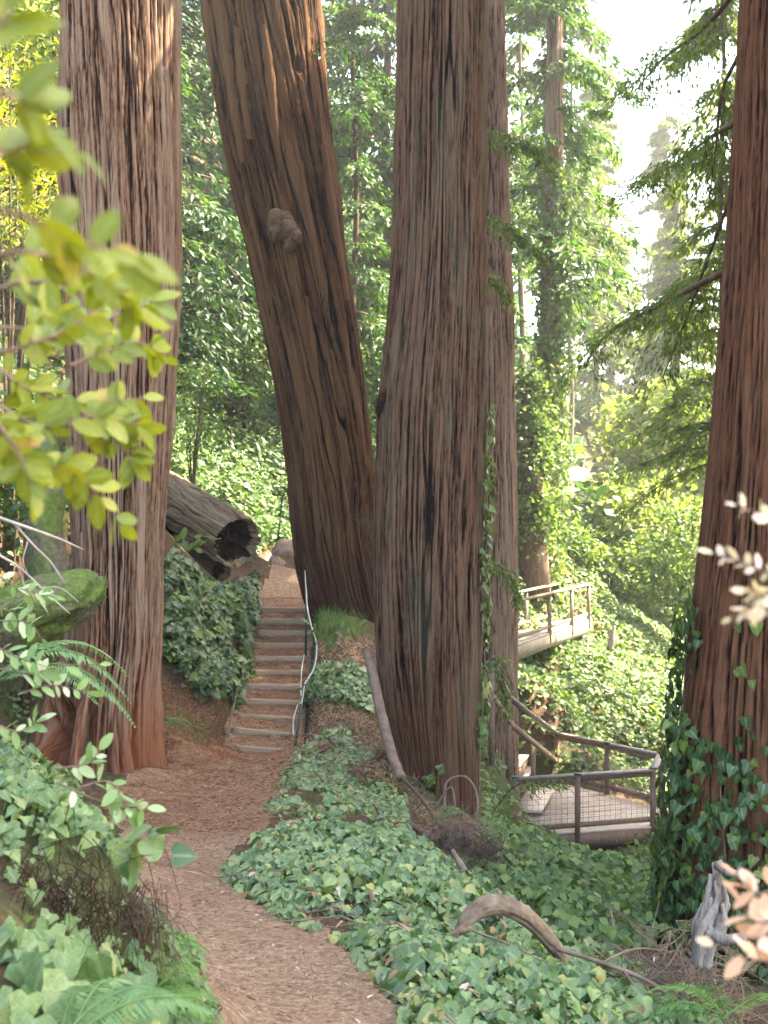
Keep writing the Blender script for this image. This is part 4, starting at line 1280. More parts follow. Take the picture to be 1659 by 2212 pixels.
for (a, b_) in ((FL, FR), (FR, BR), (BR, BL), (BL, LL)):
    v, f = beam(a + np.array([0, 0, -.16]), b_ + np.array([0, 0, -.16]), .05, .235)
    obj('rim_joist', v, f, M['rail'], dk, smooth=False)
v, f = beam(FL + np.array([.3, .5, -.38]), FR + np.array([0, .4, -.38]), .1, .2); obj('beam', v, f, M['rail'], dk, smooth=False)
for q in (FL + np.array([.9, .55, 0]), FR + np.array([-.25, .45, 0]), BR + np.array([-.3, -.2, 0]), BL + np.array([.3, -.5, 0])):
    v, f = beam(q + np.array([0, 0, -1.5]), q + np.array([0, 0, -.29]), .12, .12, (0, 1, 0)); obj('support_post', v, f, M['rail'], dk, smooth=False)


def post(base, h, w=.09, low=.25, mat='rail', parent=dk):
    v, f = beam(np.asarray(base) + np.array([0, 0, -low]), np.asarray(base) + np.array([0, 0, h]), w, w, (0, 1, 0))
    o = obj('post', v, f, M[mat], parent, smooth=False)
    v, f = box(np.asarray(base) + np.array([0, 0, h + .05]), (w + .03, w + .03, .03)); obj('post_cap', v, f, M['steel'], o, smooth=False)
    return o


RH = 1.0
up = np.array([0, 0, 1.0])
f1 = FL + (FR - FL) * .0 + np.array([-.06, -.03, 0]); f2 = onz(1247, 1797, DZ); f3 = onz(1408, 1783, DZ)
f2 = f2 - np.array([0, .03, 0]); f3 = f3 + np.array([0.02, 0, 0])
k1 = onz(1203, 1687, DZ); k2 = onz(1311, 1716, DZ); k3 = onz(1428, 1743, DZ)
for q in (f1, f2, f3, k1, k2, k3):
    post(q, RH)


def rail(a, b_, w=.14, h=.04, mat='railtop', name='handrail', parent=dk):
    v, f = beam(a, b_, w, h)
    return obj(name, v, f, M[mat], parent, smooth=False)


rail(f1 + up * (RH + .02) - (f3 - f1) * .02, f3 + up * (RH + .022))
rail(k1 + up * (RH + .02), k3 + up * (RH + .02) + (k3 - k1) * .02)
rail(k3 + up * (RH + .023), f3 + up * (RH + .026))
rail(f1 + up * .12, f3 + up * .12, .045, .09, 'rail', 'lower_rail'); rail(k1 + up * .14, k3 + up * .14, .045, .09, 'rail', 'lower_rail')
rail(f1 + up * (RH - .05), f3 + up * (RH - .05), .04, .08, 'rail', 'upper_rail'); rail(k1 + up * (RH - .05), k3 + up * (RH - .05), .04, .08, 'rail', 'upper_rail')


def wires(a, b_, z0, z1, parent, nh=9, step=.11, r=.0032):
    mb = MB()
    L = np.linalg.norm(b_ - a)
    for i in range(nh):
        z = z0 + (z1 - z0) * i / (nh - 1)
        mb.tube([a + up * z, b_ + up * z], r, 4)
    for i in range(1, int(L / step)):
        q = a + (b_ - a) * i * step / L
        mb.tube([q + up * z0, q + up * z1], r, 4)
    o = mb.build('wire_mesh', M['wire'], parent); o["kind"] = "stuff"


wires(f1, f2, .16, RH - .09, dk); wires(f2, f3, .16, RH - .09, dk); wires(k1, k2, .18, RH - .09, dk); wires(k2, k3, .18, RH - .09, dk)
# stair from the deck up to the left
ds = thing('deck_stair', 'wooden stair rising from the deck behind the central trunk', 'stairs', (2.6, 25.0, DZ))
for zt, pl in ((.12, [(1111, 1752), (1171, 1750), (1197, 1704), (1143, 1699)]), (.33, [(1112, 1690), (1126, 1690), (1160, 1652), (1150, 1640)]), (.55, [(1070, 1692), (1092, 1692), (1153, 1618), (1134, 1606)]),
               (.78, [(1052, 1660), (1090, 1655), (1098, 1632), (1066, 1628)]), (1.0, [(1068, 1622), (1112, 1616), (1118, 1598), (1080, 1596)]), (1.22, [(1050, 1592), (1090, 1586), (1096, 1570), (1062, 1568)]), (1.45, [(1046, 1566), (1084, 1560), (1090, 1546), (1056, 1544)]), (1.68, [(1044, 1540), (1078, 1534), (1084, 1522), (1052, 1520)])):
    q = np.array([onz(x, y, DZ + zt) for x, y in pl])
    vv = np.concatenate([q, q - up * .05]); ff = [(0, 1, 2, 3), (7, 6, 5, 4)] + [(i, i + 4, (i + 1) % 4 + 4, (i + 1) % 4) for i in range(4)]
    obj('tread', vv, ff, M['deck'], ds, smooth=False)
    c_ = q.mean(0); q2 = c_ + (q - c_) * .8 - up * .053
    vv = np.concatenate([q2, q2 - up * (.3 + zt * .6)]); obj('riser', vv, ff, M['rail'], ds, smooth=False)
hr = [k1 + up * (RH + .02), np.array(V(1150, 1546, 24.8)), np.array(V(1099, 1506, 22.2)), np.array(V(1060, 1430, 20.0))]
for a, b_ in zip(hr[:-1], hr[1:]):
    rail(a, b_, .12, .05, 'railtop', 'handrail', ds)
lo = [k1 + up * .42, np.array(V(1108, 1568, 22.5)), np.array(V(1062, 1500, 20.1))]
for a, b_ in zip(lo[:-1], lo[1:]):
    rail(a, b_, .045, .1, 'rail', 'lower_rail', ds)
for q in (np.array(V(1099, 1506, 22.2)), np.array(V(1062, 1432, 20.05)), np.array(V(1152, 1608, 25.6))):
    v, f = beam(q - up * 1.6, q + up * .0, .09, .09, (0, 1, 0)); obj('post', v, f, M['rail'], ds, smooth=False)

# ------------------------------------------------------------------ upper walkway bridge
br = thing('walkway_bridge', 'upper timber walkway bridge with wooden railing crossing to the hillside', 'bridge', V(1200, 1400, 34))
BZ = -3.12
na, nb = onz(1085, 1402, BZ), onz(1276, 1336, BZ)            # near edge
fa = na + np.array([-.45, 1.25, 0]); fb = nb + np.array([-.45, 1.25, 0])
dv = norm(nb - na); L = np.linalg.norm(nb - na)
n = int(L / .145)
for i in range(n):
    a = na + dv * (i + .5) * .145; b_ = fa + dv * (i + .5) * .145
    v, f = beam(a + up * (-.02 + .003 * math.sin(i * 3.)), b_ + up * (-.02 + .003 * math.sin(i * 2.)), .137, .04); obj('plank', v, f, M['deck'], br, smooth=False)
for a, b_ in ((na, nb), (fa, fb)):
    v, f = beam(a + up * -.21, b_ + up * -.21, .09, .33); obj('girder', v, f, M['oldwood'], br, smooth=False)
for x, y in ((1163, 1396), (1213, 1368), (1250, 1351), (1276, 1338)):
    t = (onz(x, y, BZ) - na) @ dv
    q = na + dv * t - np.array([.0, .06, 0])
    v, f = beam(q - up * .25, q + up * 1.0, .1, .1, (0, 1, 0)); obj('post', v, f, M['oldwood'], br, smooth=False)
    q = fa + dv * t + np.array([0, .06, 0])
    v, f = beam(q - up * .25, q + up * 1.0, .1, .1, (0, 1, 0)); obj('post', v, f, M['oldwood'], br, smooth=False)
for a, b_ in ((na, nb), (fa, fb)):
    v, f = beam(a + up * 1.02, b_ + up * 1.02 + dv * .05, .15, .05); obj('handrail', v, f, M['oldwood'], br, smooth=False)
    v, f = beam(a + up * .16, b_ + up * .16, .045, .09); obj('kick_rail', v, f, M['oldwood'], br, smooth=False)
pc = np.array(V(1242, 1375, 37.2)); 
mb = MB()
prof = [(.44, .0), (.46, -.1), (.34, -.28), (.17, -.42), (.15, -.5), (.15, -1.2)]
th = np.linspace(0, 2 * math.pi, 17)[:-1]
vv = [(pc[0] + r * math.cos(t), pc[1] + r * math.sin(t), BZ - .38 + z) for r, z in prof for t in th]
ff = [(i * 16 + j, i * 16 + (j + 1) % 16, (i + 1) * 16 + (j + 1) % 16, (i + 1) * 16 + j) for i in range(5) for j in range(16)] + [tuple(range(16))]
mb.add(vv, ff); mb.build('pier', M['concrete'], br)
v, f = box(np.array(V(1268, 1352, 38.2)) - up * .3, (.5, .3, .35)); obj('abutment', v, f, M['oldwood'], br, smooth=False)
for k, (x, y) in enumerate(((1291, 1288), (1316, 1280), (1331, 1275), (1352, 1270), (1366, 1265))):
    e = np.array(V(x, y, 41.5 + k * 1.2))
    tpost(e - up * .5, e + up * .62, ['leftmost', 'second', 'third', 'fourth', 'rightmost'][k] + ' thin fence post past the far end of the bridge', .035)

# ------------------------------------------------------------------ ivy beds and ground cover
def bed_leaves(rng, P, mound, tilt=.55, face=(0, -.45, 0), big=None, smin=.07, smax=.15, low=.0):
    N = Hn(P[:, 0], P[:, 1])
    m = mound(P)
    lift = m * (rng.random(len(P)) ** .55) + low
    Q = P + N * .5 * lift[:, None] + np.array([0, 0, 1.]) * .5 * lift[:, None]
    nn = N * .6 + np.array([0, 0, .7]) + np.asarray(face) + rng.normal(0, tilt * .6, Q.shape)
    a = rng.uniform(0, 2 * math.pi, len(P))
    d = np.stack([np.cos(a), np.sin(a), -.25 + 0 * a], -1) + N * -.2 + np.array([0, -.55, -.15])
    S = smin + (smax - smin) * rng.random(len(P)) ** 2.0
    return Q, frames(d, nn), S


def poly_edge_fade(px, py, poly, w):
    """0 at the outline, 1 further in than w layout pixels"""
    p = np.asarray(poly, float); d = np.full(px.shape, 1e9)
    for i in range(len(p)):
        a, b_ = p[i], p[(i + 1) % len(p)]
        ab = b_ - a
        t = np.clip(((px - a[0]) * ab[0] + (py - a[1]) * ab[1]) / (ab @ ab), 0, 1)
        d = np.minimum(d, np.hypot(px - a[0] - t * ab[0], py - a[1] - t * ab[1]))
    return np.clip(d / w, 0, 1)


IV = 'beds of ivy along the path'
BED = [(640, 1628), (604, 1690), (572, 1750), (600, 1782), (560, 1815), (490, 1868), (484, 1898), (520, 1925), (566, 1964), (640, 2002), (716, 2030), (786, 2082), (826, 2130), (860, 2180), (880, 2260),
       (1659, 2260), (1540, 2160), (1400, 2105), (1230, 2075), (1080, 1975), (985, 1905), (930, 1850), (880, 1780), (858, 1710), (800, 1650), (745, 1590), (700, 1560)]
rng = np.random.default_rng(201)
P = on_ground(rng, BED, -1.6, 3.2, 4.6, 15.5, 78000)
px, py = proj(P)
# bare litter shows where the bed is thin
gap = fbm(P[:, 0] * 1.5, P[:, 1] * 1.5, 0, 44, 3)
keep = (gap > -.40) & ((gap > -.02) | (py > 1810)) | (py > 1900)
keep &= (fbm(P[:, 0] * 4, P[:, 1] * 4, 0, 45, 2) > -.38)
keep &= ~((py < 1800) & (py > 1740) & (px < 720) & (px > 585) & (rng.random(len(P)) < .8))
P, px, py = P[keep], px[keep], py[keep]
fade = poly_edge_fade(px, py, BED[:16], 45)
e = thing('ivy_bed', 'broad carpet of ivy leaves right of the path in the foreground', 'ivy', (0.6, 8, -2.6), IV)
md = lambda P: (.04 + .15 * fade) * (.75 + .5 * noise(P[:, 0] * 1.1, P[:, 1] * 1.1, 0, 21)) * (.6 + .4 * np.clip((12 - P[:, 1]) / 4, 0, 1))
Q, R, S = bed_leaves(rng, P, md, tilt=.75, smin=.03, smax=.115)
nn_ = len(Q)
bg_ = rng.random(nn_) < .35
leaf_parts('leaf', HEART_V, HEART_F, Q[bg_], R[bg_], S[bg_], M['ivy_light'], e, 300, 'small_leaves', M['ivy_light'])
o_ = link('small_leaves', scatter_mesh('small_leaves', HEX_V, HEX_F, Q[~bg_], R[~bg_], S[~bg_] * .9, S[~bg_], M['ivy_light']), e); o_['kind'] = 'stuff'
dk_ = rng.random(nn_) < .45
e2 = link('shade_toned_leaves', scatter_mesh('shade_toned_leaves', HEX_V, HEX_F, Q[dk_] + np.array([0, 0, -.02]), R[dk_][:, :, [0, 1, 2]], S[dk_] * .9, S[dk_] * 1.1, M['ivy']), e)  # darker leaf copies just below the light ones, shade painted by colour
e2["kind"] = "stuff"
mb = MB()
for k in range(90):                                        # woody runners between the leaves
    i = rng.integers(0, nn_); p0 = Q[i]; an = rng.uniform(0, 6.28); ln_ = rng.uniform(.3, .8)
    xs = p0[0] + np.cumsum(np.full(8, ln_ / 8)) * math.cos(an) + .03 * np.sin(np.arange(8) + k); ys = p0[1] + np.cumsum(np.full(8, ln_ / 8)) * math.sin(an) + .03 * np.cos(np.arange(8) * 1.3 + k)
    mb.tube(np.stack([xs, ys, H(xs, ys) + .07 + .03 * np.sin(np.arange(8) * 1.1 + k)], -1), [.005, .003], 4, False)
o_ = mb.build('runners', M['twig'], e); o_["kind"] = "stuff"

BANK = [(345, 1215), (375, 1205), (420, 1250), (470, 1290), (500, 1290), (548, 1262), (558, 1320), (560, 1400), (548, 1440), (520, 1470), (500, 1500), (450, 1520), (410, 1500), (375, 1450), (340, 1420)]
P = on_ground(rng, BANK, -3.6, -1.8, 15.0, 22, 26000)
P = P[(fbm(P[:, 0] * 2.6, P[:, 1] * 2.6, P[:, 2] * 2.6, 46, 3) > -.16 - .25 * (P[:, 2] > -1.5)) & (rng.random(len(P)) < .7)]
px, py = proj(P)
e = thing('ivy_bed', 'dark glossy ivy spilling down the bank left of the steps', 'ivy', (-2.4, 17.5, -1.9), IV)
Q, R, S = bed_leaves(rng, P, lambda P: .10 + .24 * (.5 + .5 * noise(P[:, 0] * 2, P[:, 1] * 2, 0, 31)), smin=.06, smax=.145, face=(.25, -.6, 0))
leaf_parts('leaf', IVY_V, IVY_F, Q, R, S, M['ivy'], e, 300, 'small_leaves')

RB = [(655, 1440), (700, 1450), (760, 1455), (815, 1500), (800, 1545), (740, 1520), (680, 1510), (650, 1475)]
P = on_ground(rng, RB, -1.2, .2, 14.5, 19, 9000)
e = thing('ivy_bed', 'small patch of light ivy on the litter right of the steps', 'ivy', (-.5, 16.5, -2.3), IV)
Q, R, S = bed_leaves(rng, P, lambda P: .06 + .18 * (.5 + .5 * noise(P[:, 0] * 2, P[:, 1] * 2, 0, 33)), smin=.06, smax=.12)
leaf_parts('leaf', HEART_V, HEART_F, Q, R, S, M['ivy_light'], e, 200, 'small_leaves')

NEARL = [(0, 1640), (60, 1640), (150, 1690), (240, 1740), (300, 1800), (310, 1860), (330, 1960), (345, 2040), (400, 2100), (460, 2190), (470, 2270), (0, 2270)]
P = on_ground(rng, NEARL, -2.4, -.4, 2.6, 6.8, 17000)
px, py = proj(P)
bare = inpoly(px, py, [(0, 1880), (120, 1840), (250, 1880), (330, 1960), (330, 2060), (200, 2080), (0, 2080)])
k = ~bare | (rng.random(len(P)) < .10)
P = P[k]
e = thing('ivy_bed', 'pale green ivy over the near left bank', 'ivy', (-1.3, 4.6, -1.4), IV)
Q, R, S = bed_leaves(rng, P, lambda P: .03 + .10 * (.5 + .5 * noise(P[:, 0] * 3, P[:, 1] * 3, 0, 35)), smin=.025, smax=.075, face=(.3, -.4, 0))
leaf_parts('leaf', IVY_V, IVY_F, Q, R, S, M['ivy_pale'], e, 300, 'small_leaves')
e = thing('large_leaf_ivy', 'large pale ivy leaves in the bottom left corner', 'ivy', V(140, 2150, 3.2), IV)
Q = np.array([V(*q) for q in ((140, 2060, 3.2), (95, 2085, 3.15), (210, 2075, 3.2), (150, 2120, 3.1), (60, 2150, 3.0), (235, 2140, 3.15), (40, 2080, 3.2), (105, 2010, 3.4), (20, 2020, 3.4), (300, 2110, 3.4), (270, 2180, 3.2), (180, 2190, 3.0), (75, 2200, 2.95), (330, 2180, 3.4), (10, 2180, 3.0))])
n_ = len(Q)
leaf_parts('leaf', IVY_V, IVY_F, Q, frames(np.array([.15, -.5, -.7]) + rng.normal(0, .35, (n_, 3)), np.array([.1, -.75, .75]) + rng.normal(0, .25, (n_, 3))), rng.uniform(.07, .13, n_), M['ivy_pale'], e, 300)


def cover(name, poly, bx, n, mat, seed, mound, smin, smax, tv=HEX_V, tf=HEX_F, dens=None, tilt=.8, freq=.9):
    rng = np.random.default_rng(seed)
    P = on_ground(rng, poly, *bx, n)
    if dens is not None:
        P = P[dens(P, rng)]
    mm = lambda P: mound * (.15 + np.clip(.5 + fbm(P[:, 0] * freq, P[:, 1] * freq, P[:, 2] * .5, seed, 3) * 1.2, 0, 1.3))
    Q, R, S = bed_leaves(rng, P, mm, tilt, smin=smin, smax=smax, face=(0, -.3, 0))
    o = link(name, scatter_mesh(name, tv, tf, Q, R, S * .85, S, M[mat], rnd=np.clip(.75 * rng.random(len(Q)) + .25 * (.5 + .5 * noise(P[:, 0] * .8, P[:, 1] * .8, 0, seed)), 0, .999)))
    return tag(o, None, None, None, 'stuff')


cover('hillside_ground_cover', [(330, 560), (860, 560), (860, 1180), (640, 1185), (545, 1200), (540, 1245), (440, 1150), (330, 1000)], (-9, 1, 22, 52), 120000, 'cover', 301, .75, .10, .20, DIA_V, DIA_F)
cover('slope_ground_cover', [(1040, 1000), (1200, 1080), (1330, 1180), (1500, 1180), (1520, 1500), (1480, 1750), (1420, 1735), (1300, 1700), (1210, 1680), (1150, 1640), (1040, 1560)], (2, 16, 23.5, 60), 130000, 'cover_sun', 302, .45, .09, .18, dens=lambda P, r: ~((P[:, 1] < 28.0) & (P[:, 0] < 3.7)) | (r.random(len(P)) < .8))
cover('ravine_ground_cover', [(1030, 1560), (1100, 1620), (1090, 1690), (1150, 1740), (1200, 1810), (1400, 1815), (1440, 1850), (1440, 2060), (1250, 2060), (1100, 1960), (1000, 1880), (1035, 1830)], (.6, 4.6, 8, 23), 30000, 'cover', 303, .2, .06, .12, DIA_V, DIA_F, dens=lambda P, r: (P[:, 1] < 17) | (r.random(len(P)) < .45))
cover('bank_ground_cover', [(0, 1000), (160, 1000), (165, 1240), (200, 1330), (100, 1500), (60, 1640), (0, 1640)], (-6, -1.5, 7.5, 16), 16000, 'cover', 304, .25, .04, .09, dens=lambda P, r: noise(P[:, 0] * 2, P[:, 1] * 2, 0, 9) > -.1)
cover('far_woodland', None, (-60, 22, 44, 130), 42000, 'redwood', 308, 3.0, .4, .9, DIA_V, DIA_F, freq=.25)
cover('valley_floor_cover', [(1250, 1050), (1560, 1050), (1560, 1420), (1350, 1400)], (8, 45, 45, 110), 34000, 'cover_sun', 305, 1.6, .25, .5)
cover('upper_bank_cover', None, (-14, -4.6, 8, 30), 22000, 'cover', 306, .5, .10, .2, DIA_V, DIA_F)
cover('right_bank_cover', None, (4.2, 16, 4, 24), 22000, 'cover', 307, .4, .10, .2, DIA_V, DIA_F)
cover('bank_foot_cover', [(0, 1430), (60, 1460), (80, 1600), (110, 1680), (200, 1740), (120, 1720), (0, 1680)], (-4, -1.5, 6, 11.5), 9000, 'ivy_pale', 309, .16, .04, .10, IVY_V, IVY_F)
# hazy grass tuft by the leaning trunk and on the slope
def grass(name, poly, bx, n, seed, h=.22, mat='grass'):
    rng = np.random.default_rng(seed)
    P = on_ground(rng, poly, *bx, n)
    d = np.array([0, 0, 1.0]) + rng.normal(0, .38, P.shape)
    o = link(name, scatter_mesh(name, DIA_V, DIA_F, P, frames(d, rng.normal(0, 1, P.shape) + np.array([0, -1, 0])), rng.uniform(.006, .012, len(P)), h * rng.uniform(.5, 1.3, len(P)), M[mat]))
    return tag(o, None, None, None, 'stuff')


grass('grass_tuft', [(668, 1318), (730, 1312), (790, 1345), (785, 1385), (720, 1390), (668, 1372)], (-1.3, .1, 16.5, 21.5), 4000, 311, .15)
grass('trail_side_grass', [(540, 1130), (640, 1120), (640, 1190), (545, 1200)], (-4, -1.4, 22, 32), 9000, 312, .35)
grass('ravine_grass', [(1160, 1850), (1420, 1850), (1420, 1990), (1200, 1960)], (1.2, 4.5, 11, 22), 8000, 313, .14)

# ------------------------------------------------------------------ litter on the path
def litter(name, poly, bx, n, mat, seed, l0, l1, w0, w1, pathonly=True, lift=.006, tv=DIA_V, tf=DIA_F, flat=.18, zs=None):
    rng = np.random.default_rng(seed)
    P = on_ground(rng, poly, *bx, n)
    if pathonly:
        k = rng.random(len(P)) < pathmask(P[:, 0], P[:, 1]) + .06
        P = P[k]
    k = ~((np.abs(P[:, 0] - SXC(P[:, 1])) < .55) & (P[:, 1] > SY0 - .05) & (P[:, 1] < SY0 + NS * SDY + .4))
    P = P[k]
    N = Hn(P[:, 0], P[:, 1])
    a = rng.uniform(0, 2 * math.pi, len(P))
    d = np.stack([np.cos(a), np.sin(a), rng.normal(0, flat, len(P))], -1)
    Q = P + N * (lift + .006 * rng.random(len(P)))[:, None]
    d = d - N * np.sum(d * N, -1, keepdims=True) + N * rng.normal(0, flat, len(P))[:, None]
    o = link(name, scatter_mesh(name, tv, tf, Q, frames(d, N + rng.normal(0, .25, P.shape)), rng.uniform(w0, w1, len(P)), rng.uniform(l0, l1, len(P)), M[mat]))
    return tag(o, None, None, None, 'stuff')


PBX = (-2.8, .9, 4.2, 16)
litter('needle_litter', None, PBX, 85000, 'needle', 401, .02, .06, .003, .005)
litter('twig_litter', None, PBX, 700, 'needle', 407, .07, .18, .005, .009, lift=.012, flat=.08)
litter('ivy_bed_litter', BED, (-1.6, 3.2, 4.6, 15.5), 900, 'needle', 408, .05, .13, .012, .04, False, .13, HEX_V, HEX_F, .4)
litter('red_needle_litter', [(240, 1600), (640, 1560), (640, 1760), (500, 1840), (240, 1800)], (-3, -.6, 10, 16), 22000, 'needle_red', 402, .03, .09, .004, .008)
litter('bark_chips', None, PBX, 700, 'chip', 403, .015, .05, .008, .02, tv=HEX_V, tf=HEX_F, lift=.01)
litter('bank_litter', [(330, 1480), (545, 1480), (520, 1640), (300, 1690), (330, 1600)], (-3.4, -1.6, 12.5, 18), 16000, 'needle_red', 404, .03, .11, .004, .009, False, .02, flat=.4)
litter('bank_litter', [(650, 1390), (800, 1390), (860, 1640), (860, 1720), (700, 1640), (640, 1640), (650, 1500)], (-1.2, .6, 13.3, 19), 26000, 'needle', 405, .04, .14, .004, .010, False, .02, flat=.45)
litter('ravine_litter', [(860, 1680), (1030, 1840), (1100, 1900), (1200, 2060), (1080, 1990), (930, 1860)], (.0, 2.2, 7.5, 14.5), 9000, 'needle', 406, .04, .16, .004, .010, False, .03, flat=.6)
# litter on the treads
rng = np.random.default_rng(410)
Pq = []
for i in range(NS):
    m = 1100
    y = rng.uniform(SY0 + SDY * i + .04, SY0 + SDY * (i + 1) - .03 + (.5 if i == NS - 1 else 0), m)
    x = SXC(y) + rng.uniform(-.48, .46, m)
    Pq.append(np.stack([x, y, SZ[i] + .022 + .085 * np.clip((y - SY0 - SDY * i) / SDY - .2, 0, 1)], -1))
Pq = np.concatenate(Pq)
a = rng.uniform(0, 2 * math.pi, len(Pq))
tag(link('step_litter', scatter_mesh('step_litter', DIA_V, DIA_F, Pq, frames(np.stack([np.cos(a), np.sin(a), rng.normal(0, .15, len(a))], -1), np.array([0, 0, 1.]) + rng.normal(0, .2, Pq.shape)), rng.uniform(.004, .009, len(a)), rng.uniform(.02, .08, len(a)), M['needle_red'])), kind='stuff')

# ------------------------------------------------------------------ dead wood
def stick(name, label, cat, pts, rads, mat, ns=8, n=24, wob=.2, seed=0, twigs=(), group=None):
    pts = [V(*p) for p in pts]
    e = thing(name, label, cat, pts[0], group)
    MB().tube(spline(pts, n), rads, ns, True, wob, seed).build('stem' if not twigs else 'limb', M[mat], e)
    for tp, tr_ in twigs:
        MB().tube(spline([V(*p) for p in tp], 14), tr_, 5, True, .15, seed).build('twig', M[mat], e)
    return e


stick('leaning_pole', 'smooth brown dead pole leaning against the foot of the central trunk', 'dead wood', [(793, 1405, 14.3), (808, 1470, 14.0), (828, 1560, 13.7), (850, 1640, 13.35), (868, 1682, 13.15)], [.045, .055, .058, .055, .05], 'twig', 12, 30, .12, 1)
stick('fallen_branch', 'thin dark branch slanting from the pole to the root tangle', 'branch', [(868, 1680, 13.0), (900, 1712, 12.3), (930, 1752, 11.6), (952, 1788, 11.1)], [.016, .02, .022, .026], 'bole', 8, 24, .2, 2,
      [(((905, 1716, 12.2), (930, 1690, 12.1), (955, 1670, 12.0)), [.010, .004]), (((915, 1730, 12.0), (890, 1760, 11.9), (872, 1800, 11.7)), [.009, .003])])
LY = 6.95
cl = thing('curved_limb', 'thick curved broken limb lying on the ivy in the foreground', 'dead wood', V(1100, 2020, 8))
c = spline([V(992, 2012, 6.9), V(1020, 1975, 6.9), V(1060, 1955, 6.95), V(1105, 1962, 7.0), V(1150, 1992, 7.05), V(1190, 2035, 7.1), V(1228, 2085, 7.1)], 46)
n_, ns_ = 90, 40
c = spline(c, n_)
v, f = tube(c, [.034, .05, .057, .052, .048, .045, .035], ns_, True)
tt = np.repeat(np.linspace(0, 1, n_), ns_); aa = np.tile(np.linspace(0, 2 * math.pi, ns_, endpoint=False), n_); cc = np.repeat(c, ns_, 0)
rl = .16 * fbm(np.cos(aa) * 1.5, np.sin(aa) * 1.5, tt * 7, 31, 3) - .22 * np.exp(-(noise(np.cos(aa) * 3, np.sin(aa) * 3, tt * 4, 33) / .09) ** 2) + .06 * noise(np.cos(aa) * 8, np.sin(aa) * 8, tt * 30, 34)
rl = rl - .35 * np.clip(.06 - tt, 0, 1) / .06 * (.5 + .5 * noise(np.cos(aa) * 4, np.sin(aa) * 4, 0, 36))
v = cc + (v - cc) * (1 + rl)[:, None]
obj('limb', v, f, M['deadwood'], cl)
for k, (x1, y1) in enumerate(((972, 2030), (982, 2036), (966, 2020))):
    MB().tube(spline([V(1008 + 4 * k, 1990 + 6 * k, 6.88), V(990, 2012, 6.86), V(x1, y1, 6.85)], 8), [.024, .016, .003], 7, True, .5, 8 + k).build('torn_splinter', M['deadwood'], cl)
MB().tube(spline([V(1020, 2010, 6.8), V(1100, 2040, 6.7), V(1170, 2075, 6.6)], 12), [.008, .004], 5, True).build('twig', M['twig'], cl)
stick('fallen_branch', 'straight pale stick between the root tangle and the curved limb', 'branch', [(978, 1838, 9.6), (1000, 1875, 9.2), (1025, 1918, 8.8), (1040, 1945, 8.5)], [.018, .026, .026, .02], 'twig', 9, 18, .15, 3)
stick('fallen_branch', 'stick lying under the dead fern at the foot of the central trunk', 'branch', [(880, 1775, 11.6), (915, 1800, 11.2), (955, 1825, 10.8), (990, 1835, 10.6)], [.02, .03, .03, .02], 'bole', 8, 18, .2, 4)
stick('fallen_branch', 'long thin stick crossing the ravine scrub below the deck', 'branch', [(1080, 1895, 12.0), (1180, 1930, 11.6), (1290, 1965, 11.0), (1400, 2010, 10.2)], [.017, .017, .015, .01], 'twig', 7, 26, .2, 5,
      [(((1180, 1930, 11.6), (1210, 1900, 11.8), (1250, 1880, 12.0)), [.008, .003]), (((1290, 1965, 11.0), (1310, 2010, 10.8), (1312, 2060, 10.6)), [.008, .003])])
stick('fallen_branch', 'thin branch trailing from the curved limb toward the lower right corner', 'branch', [(1205, 2050, 7.0), (1300, 2080, 6.9), (1400, 2120, 6.8), (1500, 2190, 6.6)], [.014, .013, .012, .008], 'twig', 7, 26, .2, 6,
      [(((1300, 2080, 6.9), (1370, 2050, 7.0), (1450, 2055, 7.1)), [.008, .003]), (((1400, 2120, 6.8), (1440, 2090, 6.8), (1470, 2040, 6.9)), [.007, .003]), (((1350, 2100, 6.8), (1380, 2150, 6.7), (1390, 2200, 6.6)), [.007, .003])])
stick('upright_stake', 'short dead upright stub behind the curved limb', 'dead wood', [(1208, 2030, 9.0), (1207, 1985, 9.05), (1206, 1968, 9.05)], [.016, .018, .012], 'bole', 8, 10, .2, 7)
stick('upright_stake', 'forked thin dead stem standing right of the curved limb', 'dead wood', [(1330, 2060, 9.0), (1324, 1995, 9.0), (1318, 1960, 9.05)], [.013, .012, .007], 'twig', 7, 14, .2, 8)
# root tangle: a clod with wiry rootlets
rt = thing('root_tangle', 'brown tangle of wiry roots beside the foot of the central trunk', 'roots', V(985, 1830, 10.8))
lumpy('clod', V(985, 1815, 10.8), (.13, .13, .085), M['soil'], rt, 61, .5, 2.5)
rng = np.random.default_rng(420)


def rootlets(cx, cy, Y, n, spread, L, parent, mat, r=.003, name='rootlets', grav=.5):
    mb = MB()
    for _ in range(n):
        a = at(cx + rng.normal(0, spread), cy + rng.normal(0, spread * .7), Y + rng.normal(0, spread / F * Y))
        d = norm(rng.normal(0, 1, 3) + np.array([0, 0, .3])) * L * rng.uniform(.4, 1.2)
        b_ = a + d * .5 + rng.normal(0, .2, 3) * L; c_ = a + d + rng.normal(0, .25, 3) * L - np.array([0, 0, grav * L])
        mb.tube(spline([a, b_, c_], 7), [r, r * .4], 3, False)
    o = mb.build(name, M[mat], parent); o["kind"] = "stuff"


